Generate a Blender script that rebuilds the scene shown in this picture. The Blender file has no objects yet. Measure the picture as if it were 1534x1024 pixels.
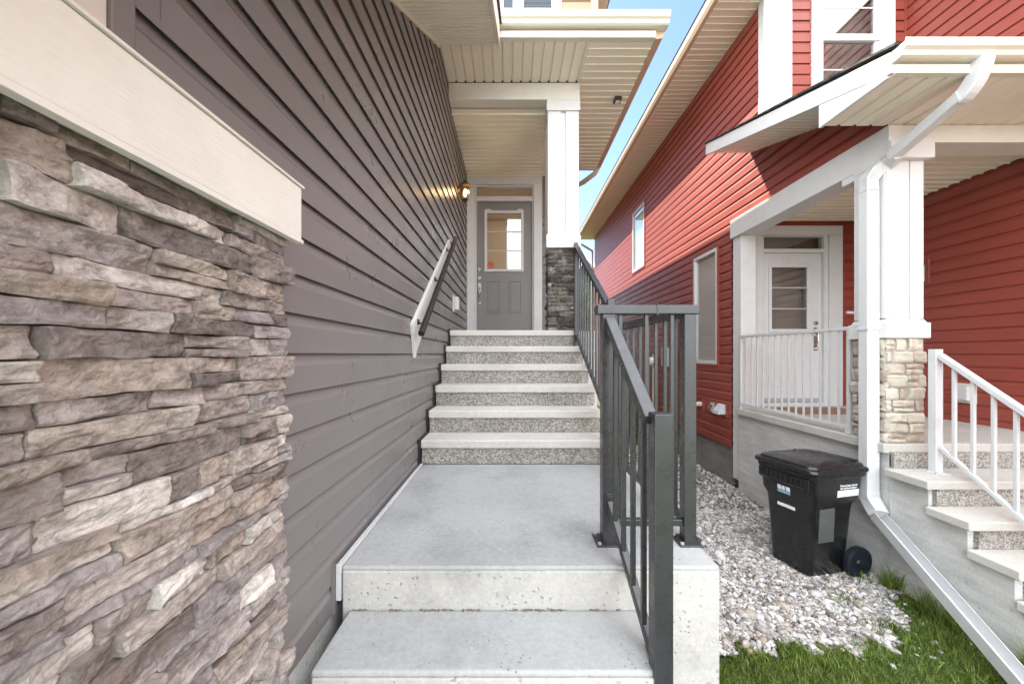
import bpy, bmesh, math, random
import numpy as np
from mathutils import Vector, Matrix, noise as mn
random.seed(7); np.random.seed(7)
PI = math.pi
G = 1.79                       # everything below is measured from the eye level; G lifts it so that the ground is z = 0
sc = bpy.context.scene
COL = sc.collection

# ------------------------------------------------------------------ materials
def new_mat(name):
    m = bpy.data.materials.new(name); m.use_nodes = True
    nt = m.node_tree; b = nt.nodes['Principled BSDF']
    return m, nt, b
def N(nt, t, **kw):
    n = nt.nodes.new(t)
    for k, v in kw.items(): setattr(n, k, v)
    return n
def coords(nt, scale=(1, 1, 1)):
    tc = N(nt, 'ShaderNodeTexCoord'); mp = N(nt, 'ShaderNodeMapping')
    nt.links.new(tc.outputs['Object'], mp.inputs[0]); mp.inputs['Scale'].default_value = scale
    return mp.outputs[0]
def noise(nt, vec, scale, detail=6, rough=.6):
    n = N(nt, 'ShaderNodeTexNoise'); n.inputs['Scale'].default_value = scale
    n.inputs['Detail'].default_value = detail; n.inputs['Roughness'].default_value = rough
    nt.links.new(vec, n.inputs['Vector']); return n.outputs['Fac']
def ramp(nt, fac, stops, interp='LINEAR'):
    r = N(nt, 'ShaderNodeValToRGB'); cr = r.color_ramp; cr.interpolation = interp
    while len(cr.elements) < len(stops): cr.elements.new(.5)
    for e, (p, c) in zip(cr.elements, stops):
        e.position = p; e.color = (c[0], c[1], c[2], 1) if not isinstance(c, (int, float)) else (c, c, c, 1)
    nt.links.new(fac, r.inputs[0]); return r.outputs[0]
def mul(nt, a, b, fac=1.0, mode='MULTIPLY'):
    m = N(nt, 'ShaderNodeMix', data_type='RGBA', blend_type=mode)
    m.inputs[0].default_value = fac
    nt.links.new(a, m.inputs[6]); nt.links.new(b, m.inputs[7]); return m.outputs[2]
def mixf(nt, fac, a, b):
    m = N(nt, 'ShaderNodeMix', data_type='RGBA')
    nt.links.new(fac, m.inputs[0]); nt.links.new(a, m.inputs[6]); nt.links.new(b, m.inputs[7]); return m.outputs[2]
def bump(nt, b, h, strength=.3, dist=.01, prev=None):
    n = N(nt, 'ShaderNodeBump'); n.inputs['Strength'].default_value = strength; n.inputs['Distance'].default_value = dist
    nt.links.new(h, n.inputs['Height'])
    if prev is not None: nt.links.new(prev, n.inputs['Normal'])
    nt.links.new(n.outputs[0], b.inputs['Normal']); return n.outputs[0]
def sc3(c, k): return tuple(min(1, x * k) for x in c)

def paint(name, c, rough=.5, var=.08, vs=3, bs=60, bstr=.12, bd=.003, stretch=(1, 1, 1), spec=.4, dirt=.0, metal=0):
    m, nt, b = new_mat(name)
    v = coords(nt, stretch); v0 = coords(nt)
    f = noise(nt, v0, vs)
    col = ramp(nt, f, [(.3, sc3(c, 1 - var)), (.7, sc3(c, 1 + var))])
    if dirt:
        d = ramp(nt, noise(nt, v0, 9, 8, .7), [(.36, 1 - dirt), (.55, 1.0)])
        col = mul(nt, col, d)
    nt.links.new(col, b.inputs['Base Color'])
    rr = ramp(nt, noise(nt, v0, vs * 4), [(.3, max(0, rough - .08)), (.7, min(1, rough + .08))])
    nt.links.new(rr, b.inputs['Roughness'])
    b.inputs['Specular IOR Level'].default_value = spec; b.inputs['Metallic'].default_value = metal
    if bstr: bump(nt, b, noise(nt, v, bs, 4), bstr, bd)
    return m

def concrete(name, c, pits=.35, stain=.25, pscale=26, bstr=.25, form=False, big=0):
    m, nt, b = new_mat(name); v = coords(nt)
    col = ramp(nt, noise(nt, v, 2.2, 8, .65), [(.28, sc3(c, 1 - stain)), (.5, c), (.75, sc3(c, 1.12))])
    col = mul(nt, col, ramp(nt, noise(nt, v, 55, 5, .7), [(.25, .82), (.7, 1.06)]))
    vo = N(nt, 'ShaderNodeTexVoronoi'); vo.inputs['Scale'].default_value = pscale; vo.inputs['Randomness'].default_value = 1
    wv = N(nt, 'ShaderNodeVectorMath', operation='ADD')
    nz = N(nt, 'ShaderNodeTexNoise'); nz.inputs['Scale'].default_value = 30
    sm = N(nt, 'ShaderNodeVectorMath', operation='SCALE'); sm.inputs[3].default_value = .03
    nt.links.new(v, nz.inputs['Vector']); nt.links.new(nz.outputs['Color'], sm.inputs[0])
    nt.links.new(v, wv.inputs[0]); nt.links.new(sm.outputs[0], wv.inputs[1]); nt.links.new(wv.outputs[0], vo.inputs['Vector'])
    gate = ramp(nt, noise(nt, v, 5, 3), [(.46-.06*big, 0.0), (.62-.06*big, 1.0)])
    rad = N(nt, 'ShaderNodeMath', operation='SUBTRACT'); rad.inputs[0].default_value = 1.0
    pit = ramp(nt, vo.outputs['Distance'], [(.10+.06*big, 1.0), (.17+.07*big, 0.0)])
    pg = mul(nt, pit, gate)
    dark = N(nt, 'ShaderNodeRGB'); dark.outputs[0].default_value = (*sc3(c, .34), 1)
    pf = N(nt, 'ShaderNodeMath', operation='MULTIPLY'); pf.inputs[1].default_value = pits
    nt.links.new(pg, pf.inputs[0])
    col = mixf(nt, pf.outputs[0], col, dark.outputs[0])
    if form:
        w = coords(nt, (1, 1, 7))
        col = mul(nt, col, ramp(nt, noise(nt, w, 2.5, 5), [(.3, .8), (.65, 1.05)]))
    nt.links.new(col, b.inputs['Base Color']); b.inputs['Roughness'].default_value = .85
    b.inputs['Specular IOR Level'].default_value = .25
    p = bump(nt, b, noise(nt, v, 90, 6, .7), bstr, .004)
    inv = N(nt, 'ShaderNodeInvert'); nt.links.new(pg, inv.inputs['Color'])
    bump(nt, b, inv.outputs[0], .6, .006, p)
    return m

def aggregate(name):
    m, nt, b = new_mat(name); v = coords(nt)
    vo = N(nt, 'ShaderNodeTexVoronoi'); vo.inputs['Scale'].default_value = 105
    nt.links.new(v, vo.inputs['Vector'])
    sep = N(nt, 'ShaderNodeSeparateColor'); nt.links.new(vo.outputs['Color'], sep.inputs[0])
    col = ramp(nt, sep.outputs[0], [(0, (.20, .19, .175)), (.3, (.36, .335, .295)), (.6, (.48, .455, .41)), (.85, (.62, .60, .55)), (1, (.30, .285, .27))])
    col = mul(nt, col, ramp(nt, vo.outputs['Distance'], [(.0, 1.1), (.75, .55)]))
    col = mul(nt, col, ramp(nt, noise(nt, v, 4), [(.3, .8), (.7, 1.1)]))
    nt.links.new(col, b.inputs['Base Color']); b.inputs['Roughness'].default_value = .8
    inv = N(nt, 'ShaderNodeInvert'); nt.links.new(vo.outputs['Distance'], inv.inputs['Color'])
    bump(nt, b, inv.outputs[0], .6, .006); return m

def stone(name, stops, nscale=22, rough=.8, contrast=(.45, 1.5), stretch=(1, 1, 1.5), crack=.28):
    m, nt, b = new_mat(name); v = coords(nt, stretch); v0 = coords(nt)
    g = N(nt, 'ShaderNodeNewGeometry')
    col = ramp(nt, g.outputs['Random Per Island'], stops)
    n1 = noise(nt, v, nscale, 9, .72)
    col = mul(nt, col, ramp(nt, n1, [(.3, contrast[0]), (.5, 1.0), (.72, contrast[1])]))
    pal = N(nt, 'ShaderNodeRGB'); pal.outputs[0].default_value = (.56, .53, .48, 1)
    col = mixf(nt, ramp(nt, noise(nt, v0, 13, 8, .75), [(.56, 0.0), (.72, .55)]), col, pal.outputs[0])
    rust = N(nt, 'ShaderNodeRGB'); rust.outputs[0].default_value = (.3, .19, .11, 1)
    col = mixf(nt, ramp(nt, noise(nt, v0, 7.3, 5), [(.58, 0.0), (.75, .4)]), col, rust.outputs[0])
    # mineral veins and dark seams
    n3 = noise(nt, v, 9, 10, .8)
    col = mul(nt, col, ramp(nt, n3, [(.465, 1.0), (.495, 1 - crack), (.52, 1.0)]))
    nt.links.new(col, b.inputs['Base Color']); b.inputs['Roughness'].default_value = rough
    b.inputs['Specular IOR Level'].default_value = .3
    p = bump(nt, b, n1, .55, .012)
    p = bump(nt, b, n3, .35, .01, p)
    bump(nt, b, noise(nt, v0, 130, 8, .8), .75, .004, p); return m

def island(name, stops, rough=.7, nscale=40, var=(.75, 1.2), bstr=.2, trans=0):
    m, nt, b = new_mat(name); v = coords(nt)
    g = N(nt, 'ShaderNodeNewGeometry')
    col = ramp(nt, g.outputs['Random Per Island'], stops)
    col = mul(nt, col, ramp(nt, noise(nt, v, nscale, 5), [(.3, var[0]), (.7, var[1])]))
    nt.links.new(col, b.inputs['Base Color']); b.inputs['Roughness'].default_value = rough
    b.inputs['Specular IOR Level'].default_value = .3
    if bstr: bump(nt, b, noise(nt, v, nscale * 4, 4), bstr, .003)
    if trans:
        t = N(nt, 'ShaderNodeBsdfTranslucent'); mx = N(nt, 'ShaderNodeMixShader'); mx.inputs[0].default_value = trans
        nt.links.new(col, t.inputs[0]); out = nt.nodes['Material Output']
        nt.links.new(b.outputs[0], mx.inputs[1]); nt.links.new(t.outputs[0], mx.inputs[2]); nt.links.new(mx.outputs[0], out.inputs[0])
    return m

def glass(name, tint=(.8, .85, .85), refl=.25, rough=.02):
    m, nt, b = new_mat(name); nt.nodes.remove(b)
    tr = N(nt, 'ShaderNodeBsdfTransparent'); tr.inputs[0].default_value = (*tint, 1)
    gl = N(nt, 'ShaderNodeBsdfGlossy'); gl.inputs['Roughness'].default_value = rough
    gl.inputs[0].default_value = (.95, .95, .95, 1)
    lw = N(nt, 'ShaderNodeLayerWeight'); lw.inputs[0].default_value = .5
    pw = N(nt, 'ShaderNodeMath', operation='POWER'); pw.inputs[1].default_value = 3.5; nt.links.new(lw.outputs['Facing'], pw.inputs[0])
    ma = N(nt, 'ShaderNodeMath', operation='MULTIPLY_ADD'); ma.inputs[1].default_value = .8; ma.inputs[2].default_value = refl*.4; nt.links.new(pw.outputs[0], ma.inputs[0])
    mx = N(nt, 'ShaderNodeMixShader'); nt.links.new(ma.outputs[0], mx.inputs[0])
    nt.links.new(tr.outputs[0], mx.inputs[1]); nt.links.new(gl.outputs[0], mx.inputs[2])
    nt.links.new(mx.outputs[0], nt.nodes['Material Output'].inputs[0]); return m

def emit(name, c, s):
    m, nt, b = new_mat(name)
    b.inputs['Base Color'].default_value = (*c, 1); b.inputs['Emission Color'].default_value = (*c, 1)
    b.inputs['Emission Strength'].default_value = s; return m

def shingles(name, c):
    m, nt, b = new_mat(name); v = coords(nt)
    br = N(nt, 'ShaderNodeTexBrick'); br.inputs['Scale'].default_value = 3
    br.inputs['Color1'].default_value = (*c, 1); br.inputs['Color2'].default_value = (*sc3(c, 1.7), 1)
    br.inputs['Mortar'].default_value = (*sc3(c, .4), 1)
    nt.links.new(v, br.inputs['Vector'])
    col = mul(nt, br.outputs[0], ramp(nt, noise(nt, v, 60), [(.3, .6), (.7, 1.3)]))
    nt.links.new(col, b.inputs['Base Color']); b.inputs['Roughness'].default_value = .9; return m

M = {}
M['taupe'] = paint('taupe_vinyl', (.176, .166, .165), .33, .07, 1.2, 30, .10, .003, (30, 1, 30), .45)
M['red'] = paint('red_vinyl', (.27, .051, .034), .47, .09, 1.2, 30, .10, .003, (30, 1, 30), .65)
M['red_x'] = paint('red_vinyl_front', (.27, .051, .034), .47, .09, 1.2, 30, .10, .003, (1, 30, 30), .5)
M['tan_siding'] = paint('tan_vinyl', (.36, .25, .16), .5, .06)
M['cream'] = paint('cream_board', (.69, .685, .635), .55, .05, 2, 14, .35, .004, (14, 1, 14), .35, .06)
M['white'] = paint('white_trim', (.64, .645, .64), .45, .035, 2, 40, .08, .002, dirt=.05)
M['white_metal'] = paint('white_painted_metal', (.57, .58, .59), .33, .03, 3, 30, .05, .002, spec=.5, dirt=.06)
M['soffit'] = paint('tan_soffit', (.82, .77, .65), .5, .04, 2, 40, .05, .002)
M['soffit_white'] = paint('pale_soffit', (.80, .74, .63), .5, .04, 2, 40, .05, .002)
M['gutter'] = paint('cream_gutter', (.66, .63, .54), .35, .03, 2, 30, .04, .002, spec=.5)
M['tan_metal'] = paint('tan_metal', (.50, .37, .26), .4, .03, 2, 30, .04, .002)
M['rail'] = paint('charcoal_metal', (.030, .031, .034), .30, .10, 5, 120, .06, .001, spec=.55)
M['dark'] = paint('black_metal', (.018, .016, .015), .4, .1)
M['bronze'] = paint('dark_bronze', (.05, .035, .024), .35, .2, 9, spec=.6, metal=.3)
M['greydoor'] = paint('grey_door_paint', (.215, .212, .205), .4, .03, 2, 30, .05, .001)
M['chrome'] = paint('satin_nickel', (.6, .58, .54), .25, .03, 8, metal=1)
M['concrete'] = concrete('landing_concrete', (.375, .387, .39), .6, .26, 44, .3)
M['concrete_front'] = concrete('pitted_concrete', (.47, .46, .435), .42, .38, 36, .7, False, 1)
M['drive'] = concrete('driveway_concrete', (.50, .47, .42))
M['road'] = paint('asphalt_road', (.09,.088,.085), .9, .2, 6)
M['tread'] = concrete('tread_concrete', (.56, .55, .52), .25, .14, 40, .18)
M['rtread'] = concrete('neighbour_tread_concrete', (.50, .485, .45), .2, .16, 40, .18)
M['foundation'] = concrete('foundation_concrete', (.56, .56, .545), .2, .08, 18, .3, True)
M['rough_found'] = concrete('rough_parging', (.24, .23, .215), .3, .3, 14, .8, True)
M['aggregate'] = aggregate('exposed_aggregate')
M['stone'] = stone('ledgestone', [(0, (.14, .121, .113)), (.14, (.24, .208, .192)), (.32, (.36, .318, .295)), (.48, (.28, .255, .255)), (.64, (.44, .40, .372)), (.78, (.34, .285, .242)), (.9, (.53, .50, .465)), (1, (.66, .635, .595))])
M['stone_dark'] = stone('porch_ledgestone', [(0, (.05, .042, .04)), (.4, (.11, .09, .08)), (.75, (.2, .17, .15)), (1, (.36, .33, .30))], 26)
M['stone_pale'] = stone('pale_limestone', [(0, (.34, .29, .24)), (.4, (.48, .43, .36)), (.75, (.56, .52, .45)), (1, (.42, .35, .28))], 18, .85, (.72, 1.15), crack=.15)
M['mortar'] = paint('mortar', (.17, .15, .13), .95, .15, 20)
M['mortar_pale'] = paint('pale_mortar', (.33, .30, .26), .95, .15, 20)
M['cart'] = paint('black_cart_plastic', (.009, .009, .0095), .24, .1, 4, 140, .05, .001, spec=.5)
M['cart_grey'] = paint('scuffed_grey_plastic', (.07, .075, .072), .5, .2, 8)
M['tyre'] = paint('navy_wheel_plastic', (.006, .010, .016), .4, .2, 6)
M['label'] = paint('label_white', (.72, .74, .76), .5, .05, 20)
M['ink'] = paint('label_ink', (.75, .76, .78), .5, .02)
M['inkd'] = paint('label_small_print', (.2, .2, .22), .5, .02)
M['blueprint'] = paint('emblem_blue', (.25, .42, .55), .5, .1)
M['redmark'] = paint('sticker_red', (.6, .05, .04), .5, .05)
M['gravel'] = island('gravel', [(0, (.13, .12, .115)), (.2, (.24, .22, .21)), (.45, (.36, .345, .33)), (.7, (.46, .45, .44)), (.84, (.62, .61, .60)), (.93, (.40, .345, .285)), (1, (.25, .20, .16))], .75, 60)
M['soil'] = paint('gravel_bed', (.15, .135, .12), .95, .3, 30, 60, .6, .01)
M['grass'] = island('grass_blades', [(0, (.045, .085, .014)), (.4, (.11, .185, .026)), (.75, (.20, .28, .05)), (.88, (.24, .30, .08)), (1, (.36, .30, .15))], .5, 5, (.8, 1.2), 0, .35)
M['lawn'] = paint('lawn_earth', (.045, .075, .02), .95, .3, 8, 60, .6, .02)
M['leaf'] = island('leaves', [(0, (.045, .085, .014)), (.5, (.10, .15, .025)), (1, (.2, .22, .05))], .55, 3, (.8, 1.2), 0, .4)
M['bark'] = paint('bark', (.10, .075, .055), .9, .3, 12, 40, .8, .02)
M['asphalt'] = shingles('roof_shingles', (.055, .05, .047))
M['glass'] = glass('window_glass', (.97, .98, .98), .30)
M['glass_dark'] = glass('dim_window_glass', (.75, .78, .78), .42)
M['glass_low'] = glass('upper_window_glass', (.8, .85, .9), .06)
M['louvre'] = paint('slate_louvre', (.05, .065, .085), .5, .05)
M['blind'] = paint('window_blind', (.80, .80, .78), .6, .04)
M['interior'] = paint('interior_wall', (.30, .19, .11), .8, .2, 2)
M['interior_dark'] = paint('dark_interior', (.46, .39, .31), .8, .2, 2)
M['daylight'] = emit('daylit_inner_window', (.72, .83, .95), .16)
M['warm_room'] = emit('glowing_hall_wall', (.55, .36, .20), .06)  # brown hall wall glows faintly by itself; no lamp stands in the room
M['bulb'] = emit('lamp_bulb', (1, .72, .35), 3.0)
M['lampglass'] = glass('lantern_glass', (.95, .85, .65), .1, .1)
M['slate'] = paint('slate_siding', (.06, .075, .11), .6, .1)
M['pipe'] = paint('pvc_pipe', (.66, .62, .52), .4, .05)
M['meterbox'] = paint('grey_box', (.36, .37, .37), .45, .05)
M['mat'] = paint('coir_mat', (.30, .17, .10), .95, .2, 30, 100, .6, .01)
M['wood'] = paint('weathered_wood', (.22, .16, .11), .8, .2, 4)

# ------------------------------------------------------------------ mesh builder
class MB:
    def __init__(s): s.v = []; s.f = []
    def add(s, vs, fs):
        o = len(s.v); s.v += [tuple(p) for p in vs]; s.f += [tuple(i + o for i in f) for f in fs]; return s
    def box(s, x0, x1, y0, y1, z0, z1):
        return s.add([(x0,y0,z0),(x1,y0,z0),(x1,y1,z0),(x0,y1,z0),(x0,y0,z1),(x1,y0,z1),(x1,y1,z1),(x0,y1,z1)],
            [(3,2,1,0),(4,5,6,7),(0,1,5,4),(1,2,6,5),(2,3,7,6),(3,0,4,7)])
    def loft(s, rings, cap=True, closed=True):
        n = len(rings[0]); vs = [p for r in rings for p in r]; fs = []
        for k in range(len(rings) - 1):
            for i in range(n if closed else n - 1):
                j = (i + 1) % n
                fs.append((k*n+i, k*n+j, (k+1)*n+j, (k+1)*n+i))
        if cap: fs.append(tuple(range(n))[::-1]); fs.append(tuple((len(rings)-1)*n + i for i in range(n)))
        return s.add(vs, fs)
    def prism_y(s, poly, y0, y1): return s.loft([[(x,y0,z) for x,z in poly], [(x,y1,z) for x,z in poly]])
    def prism_x(s, poly, x0, x1): return s.loft([[(x0,y,z) for y,z in poly], [(x1,y,z) for y,z in poly]])
    def bar(s, p0, p1, w, h, up=(0,0,1)):
        a, b = Vector(p0), Vector(p1); d = (b-a).normalized(); side = d.cross(Vector(up))
        if side.length < 1e-4: side = Vector((1,0,0))
        side.normalize(); u = side.cross(d).normalized()
        r = lambda c: [c+side*w/2*i+u*h/2*j for i,j in ((-1,-1),(1,-1),(1,1),(-1,1))]
        return s.loft([r(a), r(b)])
    def sweep(s, path, sec, up=(0,0,1)):
        P = [Vector(p) for p in path]; rings = []
        for i, p in enumerate(P):
            d0 = (P[i]-P[i-1]).normalized() if i else (P[1]-P[0]).normalized()
            d1 = (P[i+1]-P[i]).normalized() if i < len(P)-1 else d0
            d = (d0+d1).normalized(); k = 1/max(.4, d.dot(d1))
            side = d.cross(Vector(up))
            if side.length < 1e-3: side = Vector((1,0,0))
            side.normalize(); u = side.cross(d).normalized()
            rings.append([p+side*a+u*b for a,b in sec])
        return s.loft(rings)
    def tube(s, path, r, n=12, up=(0,0,1)):
        return s.sweep(path, [(r*math.cos(2*PI*i/n), r*math.sin(2*PI*i/n)) for i in range(n)], up)
    def lathe(s, c, prof, n=20, axis='z'):
        rings = []
        for r, h in prof:
            ring = []
            for i in range(n):
                a = 2*PI*i/n; q = (r*math.cos(a), r*math.sin(a))
                ring.append({'z': (c[0]+q[0], c[1]+q[1], c[2]+h), 'y': (c[0]+q[0], c[1]+h, c[2]+q[1]), 'x': (c[0]+h, c[1]+q[0], c[2]+q[1])}[axis])
            rings.append(ring)
        return s.loft(rings)
    def build(s, name, mat, parent=None, bevel=0, smooth=False, org=None, seg=2):
        if parent is not None: o3 = Vector(parent['_o'])
        elif org is not None: o3 = Vector(org)
        else:
            a = np.array(s.v); o3 = Vector(((a[:,0].min()+a[:,0].max())/2, (a[:,1].min()+a[:,1].max())/2, a[:,2].min()))
        me = bpy.data.meshes.new(name)
        me.from_pydata([(x-o3.x, y-o3.y, z-o3.z) for x,y,z in s.v], [], s.f)
        bm = bmesh.new(); bm.from_mesh(me); bmesh.ops.recalc_face_normals(bm, faces=bm.faces); bm.to_mesh(me); bm.free()
        ob = bpy.data.objects.new(name, me); COL.objects.link(ob); me.materials.append(mat)
        if smooth:
            me.polygons.foreach_set('use_smooth', [True]*len(me.polygons))
            if smooth != 'all': me.set_sharp_from_angle(angle=math.radians(38))
        if bevel:
            bv = ob.modifiers.new('Bevel', 'BEVEL'); bv.width = bevel; bv.segments = seg; bv.limit_method = 'ANGLE'; bv.angle_limit = .6
        if parent is not None: ob.parent = parent
        else: ob.location = (o3.x, o3.y, o3.z + G)
        ob['_o'] = tuple(o3)
        return ob

def npmesh(name, V, F, mat, smooth=False, parent=None):
    V = np.asarray(V, dtype=np.float32).copy(); F = np.asarray(F, dtype=np.int32)
    if parent is None: V[:,2] += G
    else: V -= np.array(parent['_o'], dtype=np.float32)
    me = bpy.data.meshes.new(name); k = F.shape[1]
    me.vertices.add(len(V)); me.vertices.foreach_set('co', V.ravel())
    me.loops.add(F.size); me.loops.foreach_set('vertex_index', F.ravel())
    me.polygons.add(len(F)); me.polygons.foreach_set('loop_start', np.arange(0, F.size, k, dtype=np.int32))
    me.polygons.foreach_set('use_smooth', np.full(len(F), smooth))
    me.update(calc_edges=True); me.validate()
    me.materials.append(mat)
    ob = bpy.data.objects.new(name, me); COL.objects.link(ob)
    if parent is not None: ob.parent = parent
    return ob

def thing(name, label, cat, loc, group=None):
    o = bpy.data.objects.new(name, None); COL.objects.link(o); o.empty_display_size = .2
    o.location = (loc[0], loc[1], loc[2]+G); o['_o'] = tuple(loc); o['label'] = label; o['category'] = cat
    if group: o['group'] = group
    return o
def tag(o, label, cat, group=None):
    o['label'] = label; o['category'] = cat
    if group: o['group'] = group
    return o
def struct(o): o['kind'] = 'structure'; return o

# ------------------------------------------------------------------ cladding
def siding(mb, axis, pos, sign, a0, a1, z0, z1, holes=(), clip=None, e=.127, d=.020, zref=-1.0):
    """lapped vinyl: flat lower face, cove at the top of each course, dark underside at the butt"""
    prof = [(-.013, d-.002), (-.013, d), (.58*e, d*.95), (.68*e, d*.62), (e+.005, d*.08), (e+.005, d-.003)]
    k0 = math.floor((z0 - zref)/e); z = zref + k0*e
    hz = sorted({q for h in holes for q in (h[2], h[3])})
    def P(a, u, zz): return (pos+sign*u, a, zz) if axis == 'x' else (a, pos+sign*u, zz)
    nx = max(1, int((a1-a0)/.45))
    while z < z1 - 1e-6:
        ck = round((z-zref)/e); s0_ = a0 - 3.0 + (ck*1.37+abs(pos)*.7) % 3.05
        seams = [s0_+3.05*i_ for i_ in range(1, int((a1-a0)/3.05)+3)]
        pts = [(z+q, u) for q, u in prof]
        segs = list(zip(pts[:-1], pts[1:])) + [(pts[-1], (z+e-.013, d-.002))]
        for (za, ua), (zb, ub) in segs:
            cuts = [0, 1]
            if zb > za + 1e-6:
                for q in list(hz)+[z0, z1]:
                    if za < q < zb: cuts.append((q-za)/(zb-za))
            cuts.sort()
            for c0, c1 in zip(cuts[:-1], cuts[1:]):
                zz0, zz1 = za+(zb-za)*c0, za+(zb-za)*c1; m = (zz0+zz1)/2
                if m < z0-1e-6 or m > z1+1e-6: continue
                u0, u1 = ua+(ub-ua)*c0, ua+(ub-ua)*c1
                lo, hi = a0, a1
                if clip:
                    lo, hi = clip(m, lo, hi)
                    if hi <= lo: continue
                iv = [(lo, hi)]
                for h in holes:
                    if h[2]-1e-6 <= m <= h[3]+1e-6:
                        nv = []
                        for p, q in iv:
                            if h[1] <= p or h[0] >= q: nv.append((p, q)); continue
                            if h[0] > p: nv.append((p, h[0]))
                            if h[1] < q: nv.append((h[1], q))
                        iv = nv
                sv = []
                for p, q in iv:
                    for sm_ in seams:
                        if p+.05 < sm_ < q-.05: sv.append((p, sm_)); p = sm_
                    sv.append((p, q))
                for p, q in sv:
                    so_ = .0006 if sum(1 for x_ in seams if x_ <= p+1e-6) % 2 else 0
                    n = max(1, int((q-p)/.45))
                    vs = []
                    for i in range(n+1):
                        a = p+(q-p)*i/n
                        w0 = .0016*mn.noise((a*1.9, zz0*9, pos*3)); w1 = .0016*mn.noise((a*1.9, zz1*9, pos*3))
                        vs += [P(a, u0+w0+so_, zz0), P(a, u1+w1+so_, zz1)]
                    mb.add(vs, [(2*i, 2*i+2, 2*i+3, 2*i+1) for i in range(n)])
        z += e
    return mb

def ribbed(mb, o, U, V, Nn, pitch=.102, gw=.028, dep=.017, rib=False, rd=.009):
    """soffit boards: planks run along V, counted along U, grooves cut towards Nn"""
    o, U, V, Nn = Vector(o), Vector(U), Vector(V), Vector(Nn).normalized()
    L = U.length; u = U.normalized(); t = 0; pts = [(0, 0)]
    while t + pitch < L:
        if rib: pts += [(t+pitch-gw, 0), (t+pitch-gw*.9, -rd), (t+pitch-gw*.5, -rd), (t+pitch-gw*.1, 0)]
        else: pts += [(t+pitch-gw, 0), (t+pitch-gw*.92, dep), (t+pitch-gw*.33, dep), (t+pitch, 0.0)]
        t += pitch
    pts.append((L, 0))
    vs = []
    for a, b in pts:
        p = o+u*a+Nn*b; vs += [p, p+V]
    mb.add(vs, [(2*i, 2*i+2, 2*i+3, 2*i+1) for i in range(len(pts)-1)])
    return mb

def stones(mb, o, U, W, Nn, L, H, hr=(.035, .075), lr=(.09, .38), prot=(.0, .03), g=.006, edge=.004, rough=.007, gap=.003, split=.3, rnd=.012, seed=1, jut=.0, end_jit=.0):
    R = random.Random(seed); o, U, W, Nn = Vector(o), Vector(U), Vector(W), Vector(Nn)
    def one(u0, u1, w0, w1):
        p = R.uniform(*prot); tilt = R.uniform(-.3, .3); tu = R.uniform(-.03, .03); sd = R.uniform(0, 50)
        du, dw = u1-u0, w1-w0
        nu, nw = max(3, int(du/g)), max(3, int(dw/g)); nu = min(nu, 90); nw = min(nw, 24)
        rows = []
        for j in range(nw+1):
            row = []
            for i in range(nu+1):
                fu, fw = i/nu, j/nw; uu, ww = u0+du*fu, w0+dw*fw
                # ragged outline
                ww += edge*mn.noise((uu*14+sd, fw*1.5, sd))*(1.2 if fw in (0, 1) else .8)
                uu += edge*mn.noise((ww*25, fu*2, sd+9))
                n = mn.fractal((uu*17+sd, ww*42, sd), .9, 2.1, 4) * rough * .6
                n += rough*.9*(.5-abs(mn.noise((uu*11+sd, ww*26+sd*.3, sd*2)))*1.6)+rough*.35*mn.noise((uu*70, ww*110, sd))
                # cleft steps
                st = mn.noise((uu*8+sd, ww*30+sd, 3)); n += rough*.8*(math.floor(st*4)/4)
                eu = min(fu, 1-fu)*du; ew = min(fw, 1-fw)*dw
                ed = min(1, eu/rnd)*.5+.5; ee = min(1, ew/rnd)
                fall = -rnd*.9*(1-min(1, ee))**2 - rnd*.9*(1-min(1, eu/rnd))**2
                h = p + n + fall + tilt*(fw-.5)*dw*.5 + tu*(fu-.5)
                row.append(o+U*uu+W*ww+Nn*max(h, -.012))
            rows.append(row)
        vs = [q for r in rows for q in r]; w = nu+1; fs = []
        for j in range(nw):
            for i in range(nu): fs.append((j*w+i, j*w+i+1, (j+1)*w+i+1, (j+1)*w+i))
        # sides down to the backing
        loop = [i for i in range(w)] + [j*w+nu for j in range(1, nw+1)] + [nw*w+i for i in range(nu-1, -1, -1)] + [j*w for j in range(nw-1, 0, -1)]
        b0 = len(vs)
        for q in loop:
            v = vs[q]; vs.append(v - Nn*((v-o).dot(Nn)+.03))
        m = len(loop)
        for i in range(m): fs.append((loop[i], b0+i, b0+(i+1) % m, loop[(i+1) % m]))
        mb.add(vs, fs)
    w = 0
    while w < H-.01:
        h = min(R.uniform(*hr), H-w)
        if H-w-h < hr[0]*.6: h = H-w
        u = -R.uniform(0, lr[0])
        while u < L:
            l = R.uniform(*lr)
            if R.random() < .25: l *= .5
            u1 = min(u+l, L + R.uniform(-end_jit, end_jit*1.5))
            if L-u1 < lr[0]*.4: u1 = L + R.uniform(-end_jit, end_jit*1.5)
            a = max(u, 0)
            if u1-a > .015:
                if h > .042 and R.random() < split:
                    s_ = R.uniform(.35, .65)*h
                    one(a+gap, u1-gap, w+gap*.6, w+s_-gap*.6); one(a+gap, u1-gap, w+s_+gap*.6, w+h-gap*.6)
                else: one(a+gap, u1-gap, w+gap*.6, w+h-gap*.6)
            u += l
            if u1 >= L-.001: break
        w += h
    return mb

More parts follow.
